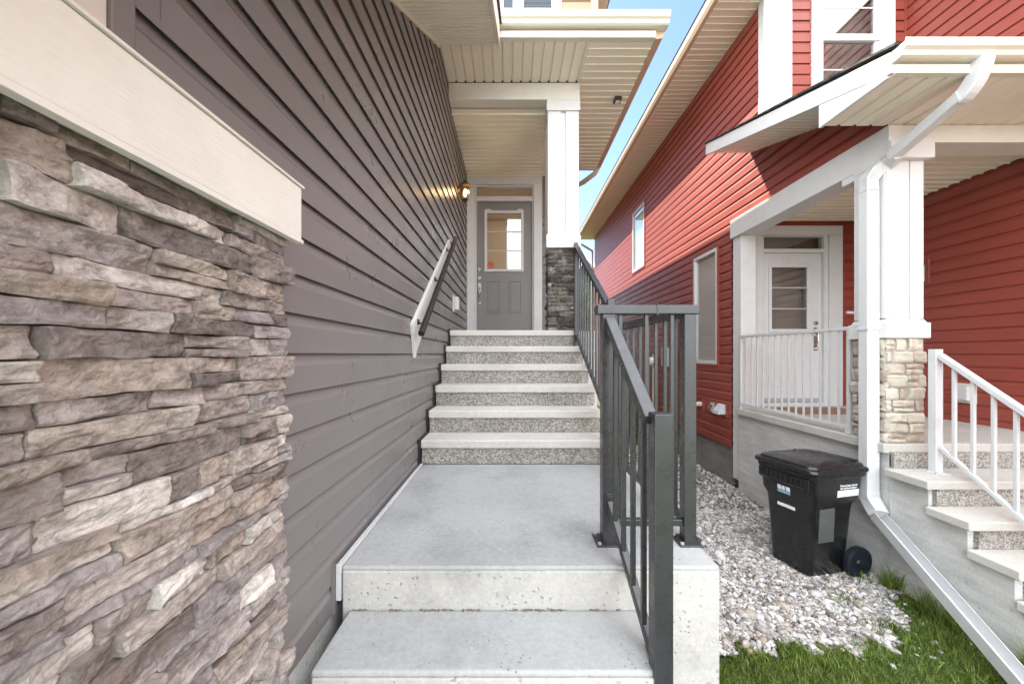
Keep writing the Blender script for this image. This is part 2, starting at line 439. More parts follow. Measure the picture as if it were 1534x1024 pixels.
# ------------------------------------------------------------------ ground
g_ = MB(); g_.add([(-150,-80,-1.80),(150,-80,-1.80),(150,260,-1.80),(-150,260,-1.80)], [(0,1,2,3)])
struct(g_.build('ground', M['lawn']))
q = MB(); q.box(-7,.45,-14,-.62,-1.815,-1.79); struct(q.build('driveway', M['drive']))
q = MB(); q.box(-40,40,-15.6,-14.1,-1.815,-1.786); struct(q.build('pavement', M['drive']))
q = MB(); q.box(4.3,11,-14,-2.3,-1.815,-1.79); struct(q.build('driveway', M['drive']))
q = MB(); q.box(-60,60,-25,-15.75,-1.93,-1.796); struct(q.build('road', M['road']))
gb = MB()
poly = [(.78,2.36),(1.3,2.30),(1.75,2.36),(2.1,2.33),(2.42,2.40),(2.62,2.56),(2.80,2.79),(2.96,2.97),(3.02,7.6),(.78,7.6)]
gb.add([(x,y,-1.795) for x,y in poly], [tuple(range(len(poly)))])
struct(gb.build('gravel_bed', M['soil']))

def in_gravel(x, y):
    edge = np.interp(x, [.7,1.3,1.75,2.1,2.42,2.62,2.80,2.96], [2.36,2.30,2.36,2.33,2.40,2.56,2.79,2.97])
    return y > edge + .05*np.sin(x*23+1)+.03*np.sin(x*51)
def pebbles(n, x0, x1, y0, y1, size, sub, rng):
    bm = bmesh.new(); bmesh.ops.create_icosphere(bm, subdivisions=sub, radius=1)
    T = np.array([v.co[:] for v in bm.verts]); TF = np.array([[v.index for v in f.verts] for f in bm.faces]); bm.free()
    x = rng.uniform(x0, x1, n); y = rng.uniform(y0, y1, n); k = in_gravel(x, y) | (rng.random(n) < .012); x, y = x[k], y[k]; n = len(x)
    s = size*np.exp(rng.normal(0, .42, n)); S = np.stack([s, s*rng.uniform(.55,.95,n), s*rng.uniform(.35,.65,n)], 1)/2
    ph = rng.uniform(0, 6.28, (n,1,3)); 
    P = T[None]*(1+.16*np.sin(T[None]*3.1+ph)+.12*np.sin(T[None][:,:,[1,2,0]]*4.7+ph*1.7))
    P = np.sign(P)*np.abs(P)**.85
    P = P*S[:,None,:]
    yaw = rng.uniform(0, 6.28, n); tx = rng.normal(0,.38,n); ty = rng.normal(0,.38,n)
    c, s_ = np.cos(tx), np.sin(tx); Y = P[:,:,1]*c[:,None]-P[:,:,2]*s_[:,None]; Z = P[:,:,1]*s_[:,None]+P[:,:,2]*c[:,None]; X = P[:,:,0]
    c, s_ = np.cos(ty), np.sin(ty); X, Z = X*c[:,None]+Z*s_[:,None], -X*s_[:,None]+Z*c[:,None]
    c, s_ = np.cos(yaw), np.sin(yaw); X, Y = X*c[:,None]-Y*s_[:,None], X*s_[:,None]+Y*c[:,None]
    z = -1.79 + rng.uniform(-.002,.018,n) + .012*np.sin(x*3+1)*np.sin(y*2.3)
    V = np.stack([X+x[:,None], Y+y[:,None], Z+z[:,None]], 2).reshape(-1,3)
    F = (TF[None]+(np.arange(n)*len(T))[:,None,None]).reshape(-1,3)
    return V, F
rng = np.random.default_rng(3)
A = pebbles(36000, .80, 2.95, 2.2, 4.4, .0228, 2, rng)
B = pebbles(12000, .80, 3.0, 4.3, 7.7, .032, 1, rng)
V = np.concatenate([A[0], B[0]]); F = np.concatenate([A[1], B[1]+len(A[0])])
gr = npmesh('gravel', V, F, M['gravel'], True); gr['kind'] = 'stuff'; gr['label'] = 'pale pebble gravel between the two houses'

def blades(n, fx, hr, wr, rng, mask=None):
    x, y = fx(n); 
    if mask is not None: k = mask(x, y); x, y = x[k], y[k]; n = len(x)
    h = rng.uniform(*hr, n)*(0.6+.6*rng.random(n)); w = rng.uniform(*wr, n); a = rng.uniform(0, 6.28, n); ln = rng.uniform(.1, .9, n)*h
    la = a+rng.normal(0,.8,n); z = np.full(n, -1.80)
    px, py = np.cos(a)*w/2, np.sin(a)*w/2; lx, ly = -np.sin(la)*ln, np.cos(la)*ln
    z = z + .02*np.sin(x*5)*np.cos(y*6)
    V = np.stack([np.stack([x-px,y-py,z],1), np.stack([x+px,y+py,z],1),
        np.stack([x-px*.8+lx*.3,y-py*.8+ly*.3,z+h*.55],1), np.stack([x+px*.8+lx*.3,y+py*.8+ly*.3,z+h*.55],1),
        np.stack([x+lx,y+ly,z+h*(1-.25*ln/h)],1)], 1).reshape(-1,3)
    T = np.array([[0,1,3],[0,3,2],[2,3,4]])
    return V, (T[None]+(np.arange(n)*5)[:,None,None]).reshape(-1,3)
def near(n): return rng.uniform(.79, 4.65, n), rng.uniform(.2, 3.1, n)
def far(n): return rng.uniform(.9, 6, n), rng.uniform(7.4, 18, n)
def sparse(n): return rng.uniform(2.3, 2.95, n), rng.uniform(2.4, 3.4, n)
b1 = blades(200000, near, (.026,.07), (.003,.0055), rng, lambda x,y: (~in_gravel(x, y+.05*np.sin(x*17))) & ((x<2.93)|(y<1.42)))
b2 = blades(26000, far, (.07,.14), (.012,.02), rng)
b3 = blades(2600, sparse, (.03,.09), (.003,.006), rng, lambda x,y: (np.sin(x*19)+np.sin(y*23+1))>.6)
b4 = blades(2400, lambda n: (rng.uniform(2.83,2.94,n), rng.uniform(1.9,2.95,n)), (.10,.24), (.003,.006), rng, lambda x,y: np.sin(y*13)+np.sin(y*31)>.2)
V = []; F = []; o = 0
for v, f in (b1, b2, b3, b4): V.append(v); F.append(f+o); o += len(v)
gs = npmesh('grass', np.concatenate(V), np.concatenate(F), M['grass']); gs['kind'] = 'stuff'; gs['label'] = 'long green lawn grass beside the gravel'

# ------------------------------------------------------------------ left (taupe) house
LX = -.71            # side wall plane
LH = thing('house', 'taupe sided house on the left with stone veneer, grey front door and covered porch', 'house', (-2.5, 4, -1.79))
def rake_z(y): return 2.10+.613*(y-2.285)
c = MB()
c.box(-6, LX-.004, -.55, 6.0, -1.0, .55); 
c.prism_x([(-.55,.55),(6.0,.55),(6.0,2.9),(3.6,2.9),(-.2,.571)], -6, LX-.004)
siding(c, 'x', LX, 1, .70, 6.05, -1.0, 3.0, clip=lambda z,lo,hi: (max(lo, 2.285+(z-.03-2.10)/.613), hi))
c.build('siding_wall', M['taupe'], LH)
f_ = MB(); f_.box(-6, LX+.012, -.5, 6.05, -1.79, -1.012); f_.build('foundation', M['concrete_front'], LH, .004)
m = MB(); m.box(LX-.02, LX+.004, .70, 6.0, -1.012, -1.0); m.build('starter_strip', M['dark'], LH)
m = MB(); m.box(LX-.01, LX+.028, .655, .70, .45, 1.05); m.build('corner_trim', M['taupe'], LH, .004)
m = MB(); m.box(LX-.03, LX+.022, -.56, .655, .45, .80); m.build('trim_board', M['cream'], LH, .003)
# stone veneer
SX = -.625
b = MB(); b.box(LX, SX-.012, -.6, 1.05, -1.79, .33); b.build('veneer_backing', M['mortar'], LH)
s1 = MB()
stones(s1, (SX, -.55, -1.40), (0,1,0), (0,0,1), (1,0,0), 1.615, 1.715, (.018,.058), (.07,.31), (.0,.017), .0042, .0035, .0085, .0016, .34, .0022, 14, end_jit=.004)
s1.build('stone_veneer', M['stone'], LH, smooth=False)
b = MB(); b.prism_x([(-.6,.317),(1.07,.317),(1.07,.459),(-.6,.459)], LX+.016, -.583); b.build('trim_band', M['cream'], LH, .003)
b = MB(); b.prism_y([(LX+.016,.4605),(-.578,.4605),(-.578,.466),(LX+.016,.482)], -.6, 1.076); b.box(-.600,-.580,-.6,1.074,.306,.3165); b.build('flashing', M['cream'], LH, .001)
# garage rake: soffit, fascia, roof
y0, y1 = -.75, 3.66; zz0, zz1 = rake_z(y0), rake_z(y1)
s = MB(); ribbed(s, (LX+.016, y0, zz0), (0, y1-y0, zz1-zz0), (.575,0,0), (0,-.52,.85), rib=True); s.build('rake_soffit', M['soffit'], LH)
s = MB(); s.bar((LX+.022, y0, zz0-.012), (LX+.022, y1, zz1-.012), .018, .03); s.build('soffit_trim', M['soffit'], LH)
s = MB(); s.prism_x([(y0,zz0-.012),(y1,zz1-.012),(y1,zz1+.17),(y0,zz0+.17)], -.135, -.108); s.build('rake_fascia', M['gutter'], LH, .003)
s = MB(); s.prism_x([(y0-.02,zz0+.175),(5.0,rake_z(5.0)+.175),(5.0,rake_z(5.0)+.21),(y0-.02,zz0+.21)], -6, -.09); s.build('garage_roof', M['asphalt'], LH)
# porch soffits and ceiling
SZ = 3.0
s = MB()
ribbed(s, (LX+.016, 3.70, SZ), (1.445,0,0), (0,.55,0), (0,0,1)); s.build('front_soffit', M['soffit'], LH)
s = MB(); ribbed(s, (.755, 3.70, SZ+.001), (0,2.6,0), (.615,0,0), (0,0,1), rib=True); s.build('side_soffit', M['soffit'], LH)
s = MB(); s.box(.735,.752,3.70,4.25,SZ-.006,SZ+.012); s.build('soffit_joint', M['soffit'], LH)
s = MB(); ribbed(s, (LX+.016, 4.40, 2.80), (0,1.66,0), (1.44,0,0), (0,0,1), rib=True, rd=.02); s.box(LX,.74,4.4,6.1,2.815,2.83); s.build('porch_ceiling', M['soffit'], LH)
s = MB(); s.box(-.10,1.37,3.672,3.70,3.062,3.18); s.build('fascia', M['tan_metal'], LH)
s = MB(); s.box(-.108,1.372,3.64,3.70,2.996,3.06); s.build('fascia_lip', M['gutter'], LH, .004)
gp = [(3.67,3.075),(3.60,3.075),(3.585,3.085),(3.575,3.11),(3.555,3.125),(3.55,3.15),(3.55,3.18),(3.56,3.185),(3.565,3.165),(3.66,3.165)]
s = MB(); s.prism_x(gp, -.112, 1.475); s.build('gutter', M['gutter'], LH, .002)
s = MB(); s.prism_y([(1.372,3.0),(1.44,3.012),(1.468,3.06),(1.475,3.16),(1.372,3.16)], 3.67, 6.34); s.build('side_fascia', M['tan_metal'], LH, .003)
s = MB(); s.add([(LX,3.56,3.19),(1.48,3.56,3.19),(1.10,5.0,3.75),(LX,5.0,3.75)], [(0,1,2,3)]); s.add([(1.48,3.56,3.19),(1.48,6.35,3.19),(1.10,6.35,3.75),(1.10,5.0,3.75)], [(0,1,2,3)])
s.box(LX,1.36,3.71,6.3,3.03,3.06); s.build('porch_roof', M['asphalt'], LH)
d = MB(); d.sweep([(1.40,6.22,3.06),(1.40,6.24,3.0),(1.36,6.27,2.94),(1.20,6.38,2.85),(1.10,6.45,2.82),(1.07,6.47,2.72),(1.07,6.47,-1.6)], [(-.035,-.03),(.035,-.03),(.035,.03),(-.035,.03)], (0,1,0)); d.build('downspout', M['tan_metal'], LH, .006)
# beam and column
s = MB(); s.box(LX+.016,.757,4.25,4.43,2.81,2.995); s.build('beam', M['cream'], LH, .004)
s = MB(); s.box(.58,.757,4.432,6.05,2.81,2.995); s.build('side_beam', M['cream'], LH, .004)
col = MB(); col.box(.418,.732,4.285,4.60,1.2,2.69)
for x0,x1 in ((.404,.548),(.602,.748)): col.box(x0,x1,4.265,4.285,1.3,2.69)
for y0_,y1_ in ((4.287,4.41),(4.48,4.615)): col.box(.404,.418,y0_,y1_,1.3,2.69); col.box(.732,.748,y0_,y1_,1.3,2.69)
co = col.build('porch_column', M['white'], LH, .003); 
s = MB(); s.box(.392,.762,4.245,4.63,2.69,2.808); s.build('column_cap', M['white'], co, .004)
s = MB(); s.box(.386,.768,4.24,4.635,1.175,1.31); s.prism_y([(.386,1.31),(.768,1.31),(.748,1.335),(.404,1.335)],4.26,4.62); s.build('column_plinth', M['white'], co, .004)
s = MB(); s.box(.43,.72,4.295,4.6,.26,1.17)
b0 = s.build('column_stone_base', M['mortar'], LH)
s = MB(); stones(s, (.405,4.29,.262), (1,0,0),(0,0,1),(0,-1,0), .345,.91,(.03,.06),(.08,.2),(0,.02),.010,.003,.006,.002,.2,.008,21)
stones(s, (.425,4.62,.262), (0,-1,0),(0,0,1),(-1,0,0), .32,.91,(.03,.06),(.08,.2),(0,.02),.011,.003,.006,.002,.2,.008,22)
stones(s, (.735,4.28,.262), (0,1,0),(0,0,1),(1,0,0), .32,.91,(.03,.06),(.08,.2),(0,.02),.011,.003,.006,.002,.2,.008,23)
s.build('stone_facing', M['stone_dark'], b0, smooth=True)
# recessed door wall
DY = 6.05
s = MB(); siding(s, 'y', DY, -1, LX, 1.0, .26, 2.80, holes=[(-.745,.485,.0,2.79)]); s.box(.485,1.02,DY+.002,DY+.2,-1.0,2.99); s.box(LX-.1,1.02,DY+.4,DY+.6,-1.0,2.99); s.build('door_wall', M['taupe'], LH)
fr = MB()
fr.box(-.705,-.572,DY-.03,DY+.06,.262,2.66); fr.box(.352,.483,DY-.03,DY+.06,.262,2.66); fr.box(-.705,.483,DY-.03,DY+.06,2.66,2.785)
fr.box(-.570,-.548,DY+.0,DY+.09,.262,2.66); fr.box(.328,.350,DY,DY+.09,.262,2.66); fr.box(-.546,.326,DY,DY+.09,2.632,2.658); fr.box(-.546,.326,DY-.02,DY+.09,2.40,2.47); fr.box(-.57,.35,DY-.05,DY+.09,.255,.298)
df = fr.build('door_frame', M['white'], LH, .003)
dr = MB(); yy0, yy1 = DY+.04, DY+.085
gx0,gx1,gz0,gz1 = -.395,.165,1.33,2.235
dr.box(-.545,gx0,yy0,yy1,.30,2.395); dr.box(gx1,.325,yy0,yy1,.30,2.395); dr.box(gx0,gx1,yy0,yy1,.30,gz0); dr.box(gx0,gx1,yy0,yy1,gz1,2.395)
do = dr.build('door', M['greydoor'], LH)
lf = MB()
lf.box(gx0-.03,gx0+.012,yy0-.02,yy0-.001,gz0-.03,gz1+.03); lf.box(gx1-.012,gx1+.03,yy0-.02,yy0-.001,gz0-.03,gz1+.03); lf.box(gx0+.012,gx1-.012,yy0-.02,yy0-.001,gz0-.03,gz0+.012); lf.box(gx0+.012,gx1-.012,yy0-.02,yy0-.001,gz1-.012,gz1+.03)
for fz in (1/3,2/3): lf.box(gx0+.012,gx1-.012,yy0-.012,yy0-.002,gz0+(gz1-gz0)*fz-.007,gz0+(gz1-gz0)*fz+.007)
for xx in (gx0,gx1-.05): lf.box(xx-.02,xx+.07,yy0-.026,yy0-.02,gz1+.015,gz1+.05)
lo = lf.build('window_frame', M['white'], do, .003)
p_ = MB(); p_.box(gx0,gx1,yy0+.012,yy0+.018,gz0,gz1); p_.build('glass_pane', M['glass'], do)
for px0 in (-.381,-.043):
    q = MB(); w_=.207; z0_,z1_=.644,1.158
    for k,(i0,dd) in enumerate(((0,.008),(.03,.0))):
        pass
    for (a,b2_,c2,d2) in ((px0,px0+.018,z0_,z1_),(px0+w_-.018,px0+w_,z0_,z1_),(px0+.018,px0+w_-.018,z0_,z0_+.018),(px0+.018,px0+w_-.018,z1_-.018,z1_)):
        q.box(a,b2_,yy0-.010,yy0-.001,c2,d2)
    q.prism_y([(px0+.04,z0_+.04),(px0+w_-.04,z0_+.04),(px0+w_-.04,z1_-.04),(px0+.04,z1_-.04)],yy0-.007,yy0-.001)
    q.build('door_panel', M['greydoor'], do, .005)
hx=-.50; h = MB(); h.lathe((hx,yy0,1.20),[(.0,-.03),(.028,-.03),(.032,-.012),(.032,0)],16,'y'); h.build('lock', M['chrome'], do, smooth=True)
h = MB(); h.box(hx-.025,hx+.025,yy0-.012,yy0-.001,.98,1.12)
h.tube([(hx,yy0-.01,1.06),(hx,yy0-.05,1.05),(hx,yy0-.06,.97),(hx,yy0-.05,.84),(hx,yy0-.01,.82)],.011,8,(1,0,0)); h.box(hx-.018,hx+.018,yy0-.012,yy0-.001,.79,.85)
h.build('handle', M['chrome'], do, smooth=True)
h = MB(); h.lathe((hx,yy0,1.335),[(.0,-.02),(.024,-.02),(.03,0)],16,'y'); h.build('deadbolt', M['chrome'], do, smooth=True)
r_ = MB(); n=24
for a in range(n):
    pass
cx,cz=-.33,1.41
ring=lambda r,y:[(cx+r*math.cos(2*PI*i/n),y,cz+r*math.sin(2*PI*i/n)) for i in range(n)]
r_.loft([ring(.05,yy0-.002),ring(.05,yy0+.002),ring(.036,yy0+.002),ring(.036,yy0-.002),ring(.05,yy0-.002)],False)
r_.box(cx-.028,cx+.028,yy0-.002,yy0+.002,cz-.012,cz+.012); r_.build('sticker', M['redmark'], do)
t = MB(); t.box(-.546,.326,DY+.035,DY+.042,2.472,2.63); t.build('transom_pane', M['glass'], LH)
i_ = MB(); i_.box(-.7,.48,DY+.395,DY+.399,.26,2.79); i_.build('hall_wall', M['warm_room'], LH)
i_ = MB(); i_.box(-.08,.30,DY+.36,DY+.38,1.0,2.12); i_.build('hall_window', M['daylight'], LH)
# upper storey
UY = 5.0
s = MB(); 
siding(s, 'y', UY, -1, -6, 1.09, 3.12, 6.4, holes=[(-.16,.65,4.40,5.25)], clip=lambda z,lo,hi:(lo, min(hi, 1.35-(z-4.97)/.6) if z>5.1 else hi))
siding(s, 'x', 1.10, 1, UY, 6.66, 3.12, 4.97); siding(s, 'x', 1.10, 1, 6.66, 14, 2.99, 4.97); siding(s, 'x', 1.10, 1, 6.66, 14, -1.0, 2.99)
s.box(-6,1.095,UY+.15,14,3.08,4.97); s.box(-6,1.095,6.66,14,-1.79,3.08)
s.build('upper_wall', M['tan_siding'], LH)
s = MB(); s.box(1.03,1.125,UY-.022,UY+.09,3.1,4.95); s.build('corner_board', M['tan_metal'], LH, .003)
w = MB(); w.box(-.16,.65,UY-.03,UY+.04,4.40,4.47)
for x0,x1 in ((-.16,-.10),(.02,.16),(.52,.65)): w.box(x0,x1,UY-.03,UY+.04,4.472,5.15)
w.box(-.16,.65,UY-.03,UY+.04,5.152,5.25); w.box(-.2,.69,UY-.05,UY+.03,4.36,4.398)
wf = w.build('upper_window', M['white'], LH, .004)
w = MB(); w.box(-.10,.52,UY+.0,UY+.008,4.475,5.15); w.build('window_pane', M['glass_low'], wf)
w = MB()
for k in range(12): w.add([(.17,UY+.03,4.49+k*.055),(.51,UY+.03,4.49+k*.055),(.51,UY+.055,4.535+k*.055),(.17,UY+.055,4.535+k*.055)],[(0,1,2,3)])
w.build('window_blind', M['louvre'], wf)
w = MB(); w.box(-.2,.7,UY+.12,UY+.14,4.3,5.3); w.build('window_backing', M['slate'], wf)
r = MB(); r.prism_y([(1.38,4.95),(1.38,5.06),(-2.5,7.42),(-6.4,5.06),(-6.4,4.95),(-2.5,7.28)], UY-.4, 14.3); r.build('main_roof', M['asphalt'], LH)
r = MB(); r.box(1.08,1.36,UY-.38,14.2,4.93,4.948); r.build('eave_soffit', M['soffit'], LH)

# things fixed to the left house
wl = thing('wall_lantern', 'lit bronze carriage lantern on the taupe siding beside the grey front door', 'wall lamp', (-.60, 5.0, 1.9))
q = MB(); q.lathe((LX+.015,5.0,2.13),[(.0,.0),(.055,.0),(.055,.012),(.035,.025),(.0,.03)],16,'x'); q.tube([(LX+.03,5.0,2.13),(-.66,5.0,2.19),(-.60,5.0,2.24),(-.60,5.0,2.255)],.008,8,(0,1,0)); q.build('bracket', M['bronze'], wl, smooth=True)
q = MB(); q.lathe((-.60,5.0,2.18),[(.075,0),(.08,.008),(.045,.04),(.03,.05),(.012,.06),(.012,.075),(0,.085)],6); q.build('cap', M['bronze'], wl)
q = MB(); q.lathe((-.60,5.0,2.0),[(.0,-.06),(.006,-.055),(.012,-.03),(.03,-.01),(.042,0),(.042,.012),(0,.012)],6)
for k in range(6):
    a=2*PI*k/6; q.bar((-.60+.040*math.cos(a),5.0+.040*math.sin(a),2.01),(-.60+.062*math.cos(a),5.0+.062*math.sin(a),2.185),.006,.006)
q.build('cage', M['bronze'], wl)
q = MB(); q.lathe((-.60,5.0,2.012),[(.037,0),(.058,.17)],6); q.build('glass_shade', M['lampglass'], wl)
q = MB(); q.lathe((-.60,5.0,2.04),[(.0,0),(.02,.015),(.024,.05),(.012,.1),(0,.11)],10); q.build('bulb', M['bulb'], wl, smooth=True)
li = bpy.data.lights.new('lantern_glow','POINT'); li.energy = 1.1; li.color=(1,.62,.28); li.shadow_soft_size=.03
lo_ = bpy.data.objects.new('lantern_glow', li); COL.objects.link(lo_); lo_.location=(-.545,4.99,2.10+G)

hb = thing('handrail', 'dark round handrail on a white sloping board along the taupe wall', 'handrail', (-.65, 3.4, .5))
q = MB(); q.prism_x([(2.62,.20),(2.70,-.03),(2.73,.02),(4.27,1.11),(4.20,1.25)], LX+.016, LX+.04); q.build('backing_board', M['white'], hb, .003)
q = MB(); q.tube([(-.60,2.56,.135),(-.60,4.16,1.25)], .022, 16); q.build('grip_rail', M['dark'], hb, smooth=True)
for t_ in (.12,.5,.88):
    y=2.56+1.6*t_; z=.135+1.115*t_
    q = MB(); q.tube([(LX+.04,y,z-.04),(-.63,y,z-.06),(-.60,y,z-.02)],.007,8,(0,1,0)); q.lathe((LX+.041,y,z-.04),[(0,0),(.022,0),(.02,.008),(0,.008)],12,'x'); q.build('bracket', M['dark'], hb, smooth=True)
ob = thing('outdoor_outlet', 'white covered outlet box low on the taupe wall by the top step', 'outlet', (LX+.02,4.6,.5))
q = MB(); q.box(LX+.014,LX+.03,4.54,4.66,.50,.70); q.build('mounting_block', M['white'], ob, .004)
q = MB(); q.prism_x([(4.555,.525),(4.645,.525),(4.645,.68),(4.555,.68)],LX+.031,LX+.085); q.build('cover', M['white_metal'], ob, .012)
sf = thing('soffit_light', 'small square bronze light fixture under the left porch side soffit', 'light fixture', (1.25,4.52,2.96))
q = MB(); q.box(1.205,1.285,4.47,4.56,2.955,2.998); q.build('housing', M['bronze'], sf, .005)
q = MB(); q.box(1.222,1.268,4.488,4.542,2.948,2.9545); q.build('lens', M['label'], sf)
db = thing('doorbell', 'small beige doorbell button on the left casing of the grey door', 'doorbell', (-.635,6.01,1.45))
q = MB(); q.box(-.655,-.615,6.005,6.019,1.43,1.47); q.build('plate', M['pipe'], db, .004)
q = MB(); q.lathe((-.635,6.0045,1.45),[(0,-.004),(.008,-.004),(.01,0)],12,'y'); q.build('button', M['label'], db)

# ------------------------------------------------------------------ left concrete stairs
ST = thing('concrete_stairs', 'pale concrete stairs with landing climbing to the grey front door', 'stairs', (0,2.5,-1.79))
RS, TR, D1 = .18, .27, 2.857
q = MB(); q.box(-.655,.805,1.486,2.87,-1.79,-.82); q.build('landing', M['concrete'], ST, .008, seg=3)
q = MB(); q.box(-.648,.800,1.476,1.4855,-1.78,-.834); q.build('landing_face', M['concrete_front'], ST, .004)
for k in range(1,7):
    y = D1+(k-1)*TR; z = -.82+k*RS
    yb = y+TR+.03 if k < 6 else DY-.03
    q = MB(); q.box(-.675,.745,y,yb,z-.062,z); q.build('tread', M['tread'], ST, .010, seg=3)
    q = MB(); q.box(-.668,.738,y+.018,yb-.02 if k<6 else DY-.05,(-.82 if k==1 else z-RS+.001),z-.0625); q.build('riser', M['aggregate'], ST)
q = MB()
q.prism_x([(2.9,-1.79),(6.0,-1.79),(6.0,.15),(D1+5*TR+.12,.15),(D1+.2,-.83),(2.9,-.84)],-.66,.73); q.build('base', M['foundation'], ST)
q = MB(); q.box(.745,.95,4.25,6.05,-1.79,.255); q.build('porch_slab', M['foundation'], ST, .006)
for k in range(1,6):
    y1_ = 1.486-(k-1)*.298; z = -.82-k*.157-.003*k
    q = MB(); q.box(-.622,.50,y1_-.298,y1_-.0105 if k==1 else y1_,-1.79,z); q.build('lower_step', M['concrete'], ST, .010, seg=3)
q = MB(); q.box(-.612,.495,1.178,1.187,-1.7,-.995); q.build('step_face', M['concrete_front'], ST, .003)
rg = np.random.default_rng(12)
bm_ = bmesh.new(); bmesh.ops.create_icosphere(bm_, subdivisions=1, radius=1); T_ = np.array([v.co[:] for v in bm_.verts]); TF_ = np.array([[v.index for v in f.verts] for f in bm_.faces]); bm_.free()
VV=[]; FF=[]
for (xa,xb,yc,zc,nn) in ((-.61,.42,1.478,-.981,260),(-.65,.73,2.872,-.819,60)):
    for i in range(nn):
        r0=rg.uniform(.0015,.0055); x=rg.uniform(xa,xb)
        if math.sin(x*17)+math.sin(x*41+1) < -.3: continue
        FF.append(TF_+sum(len(v) for v in VV)); VV.append(T_*np.array([r0*1.5,r0,r0*.8])*rg.uniform(.7,1.2,(len(T_),1))+np.array([x,yc-abs(rg.normal(0,.006)),zc+r0*.3]))
db_=npmesh('grit', np.concatenate(VV), np.concatenate(FF), M['mortar'], parent=ST); db_['kind']='stuff'
q = MB(); q.box(-.676,-.656,1.48,2.86,-.95,-.812); q.build('edge_strip', M['white_metal'], ST, .002)
q = MB()
for k in range(1,7):
    y = D1+(k-1)*TR; z=-.82+k*RS; q.box(-.692,-.676,y-.02,y-.002,z-RS-.0,z+.012); q.box(-.692,-.676,y-.002,y+TR-.021,z+.001,z+.012)
q.build('stepped_trim', M['dark'], ST)
q = MB(); q.box(-.692,-.677,1.476,1.494,-1.0,-.812); q.build('end_trim', M['taupe'], ST)

# ------------------------------------------------------------------ charcoal railings
def post(par, x0, x1, y0, y1, z0, z1, mat, base=True, cap=True):
    q = MB(); q.box(x0,x1,y0,y1,z0,z1); p = q.build('post', mat, par, .003)
    if base:
        q = MB(); q.box(x0-.03,x1+.03,y0-.03,y1+.03,z0,z0+.008); bp = q.build('base_plate', mat, p, .002)
        for a in (x0-.018,x1+.018):
            for b_ in (y0-.018,y1+.018):
                q = MB(); q.lathe((a,b_,z0+.008),[(0,0),(.008,0),(.008,.008),(0,.01)],8); q.build('bolt', M['meterbox'], p)
    return p
def rail(par, nm, p0, p1, w, h, mat, bev=.004):
    q = MB(); q.bar(p0,p1,w,h); return q.build(nm, mat, par, bev)
def baluster(par, x, y, z0, z1, mat, s=.017):
    q = MB(); q.box(x-s/2,x+s/2,y-s/2,y+s/2,z0,z1); return q.build('baluster', mat, par, .0015)
R1 = thing('metal_railing', 'charcoal metal guard rail around the concrete landing, sloping down beside the lower steps', 'railing', (.6,1.6,-.82))
post(R1,.395,.452,1.66,1.717,-.82,.172,M['rail']); post(R1,.748,.80,1.66,1.712,-.82,.172,M['rail']); post(R1,.437,.494,1.17,1.227,-1.14,-.183,M['rail'])
rail(R1,'top_rail',(.37,1.688,.192),(.815,1.688,.192),.062,.04,M['rail']); rail(R1,'bottom_rail',(.452,1.688,-.735),(.748,1.688,-.735),.03,.03,M['rail'])
q = MB(); q.box(.628,.634,1.654,1.722,.168,.216); q.build('rail_joint', M['rail'], R1)
for x in (.478,.592,.704): baluster(R1,x,1.688,-.72,.172,M['rail'])
rail(R1,'top_rail',(.443,1.228,-.212),(.424,1.66,.143),.045,.04,M['rail']); rail(R1,'bottom_rail',(.462,1.228,-.98),(.424,1.66,-.640),.03,.03,M['rail'])
q = MB(); q.box(.404,.444,1.652,1.662,-.665,-.60); q.box(.41,.438,1.648,1.658,-.63,-.61); q.build('rail_bracket', M['rail'], R1, .002)
for y in (1.30,1.395,1.49,1.585):
    t=(y-1.228)/.432; x=.452-.028*t; baluster(R1,x,y,-.965+.34*t,-.23+.355*t,M['rail'])
rail(R1,'top_rail',(.772,1.722,.185),(.735,2.80,.185),.045,.04,M['rail']); rail(R1,'bottom_rail',(.772,1.714,-.735),(.735,2.80,-.735),.03,.03,M['rail'])
for i in range(9):
    y=1.80+i*.112; baluster(R1,.77-.034*(y-1.72),y,-.72,.166,M['rail'])
R2 = thing('stair_railing', 'charcoal metal stair rail beside the upper concrete steps, ending at the stone column base', 'railing', (.72,3.5,-.3))
post(R2,.705,.757,2.805,2.857,-.82,.40,M['rail']); post(R2,.683,.725,4.17,4.22,.06,1.21,M['rail'],False)
rail(R2,'top_rail',(.728,2.858,.345),(.705,4.168,1.165),.045,.04,M['rail']); rail(R2,'bottom_rail',(.728,2.858,-.50),(.705,4.168,.20),.03,.03,M['rail'])
for i in range(11):
    y=2.95+i*.11; t=(y-2.858)/1.31; baluster(R2,.728-.023*t,y,-.49+.70*t,.33+.82*t,M['rail'])

# ------------------------------------------------------------------ right (red) house
RX = 3.0; GX = 4.67; PZ = -.70; RY = 5.2; UYR = 4.56; CZ = 1.79
RH = thing('house', 'red sided house on the right with white trim and raised covered porch', 'house', (5.5,8,-1.79))
W1 = (5.55,6.28,-.15,1.55); W2 = (8.6,9.45,1.98,3.42)
s = MB(); siding(s,'x',RX,-1,RY,13.8,-1.26,4.2,holes=[W1,W2],d=.021)
siding(s,'x',RX,-1,3.05,RY,1.74,4.2,clip=lambda z,lo,hi:(max(lo, 2.46+(z-1.90)/.294) if z<2.5 else max(lo,UYR), hi))
s.box(RX+.10,9,5.42,13.8,-1.26,4.2); s.box(RX+.10,9,UYR+.20,5.42,CZ+.05,4.2); s.build('siding_wall', M['red'], RH)
s = MB(); siding(s,'y',UYR,-1,RX+.1,GX,1.9,4.6,holes=[(3.54,4.52,2.9,4.45)])
siding(s,'y',RY,-1,RX+.1,GX,PZ,CZ,holes=[(3.05,4.46,PZ,1.72)]); s.build('front_wall', M['red_x'], RH)
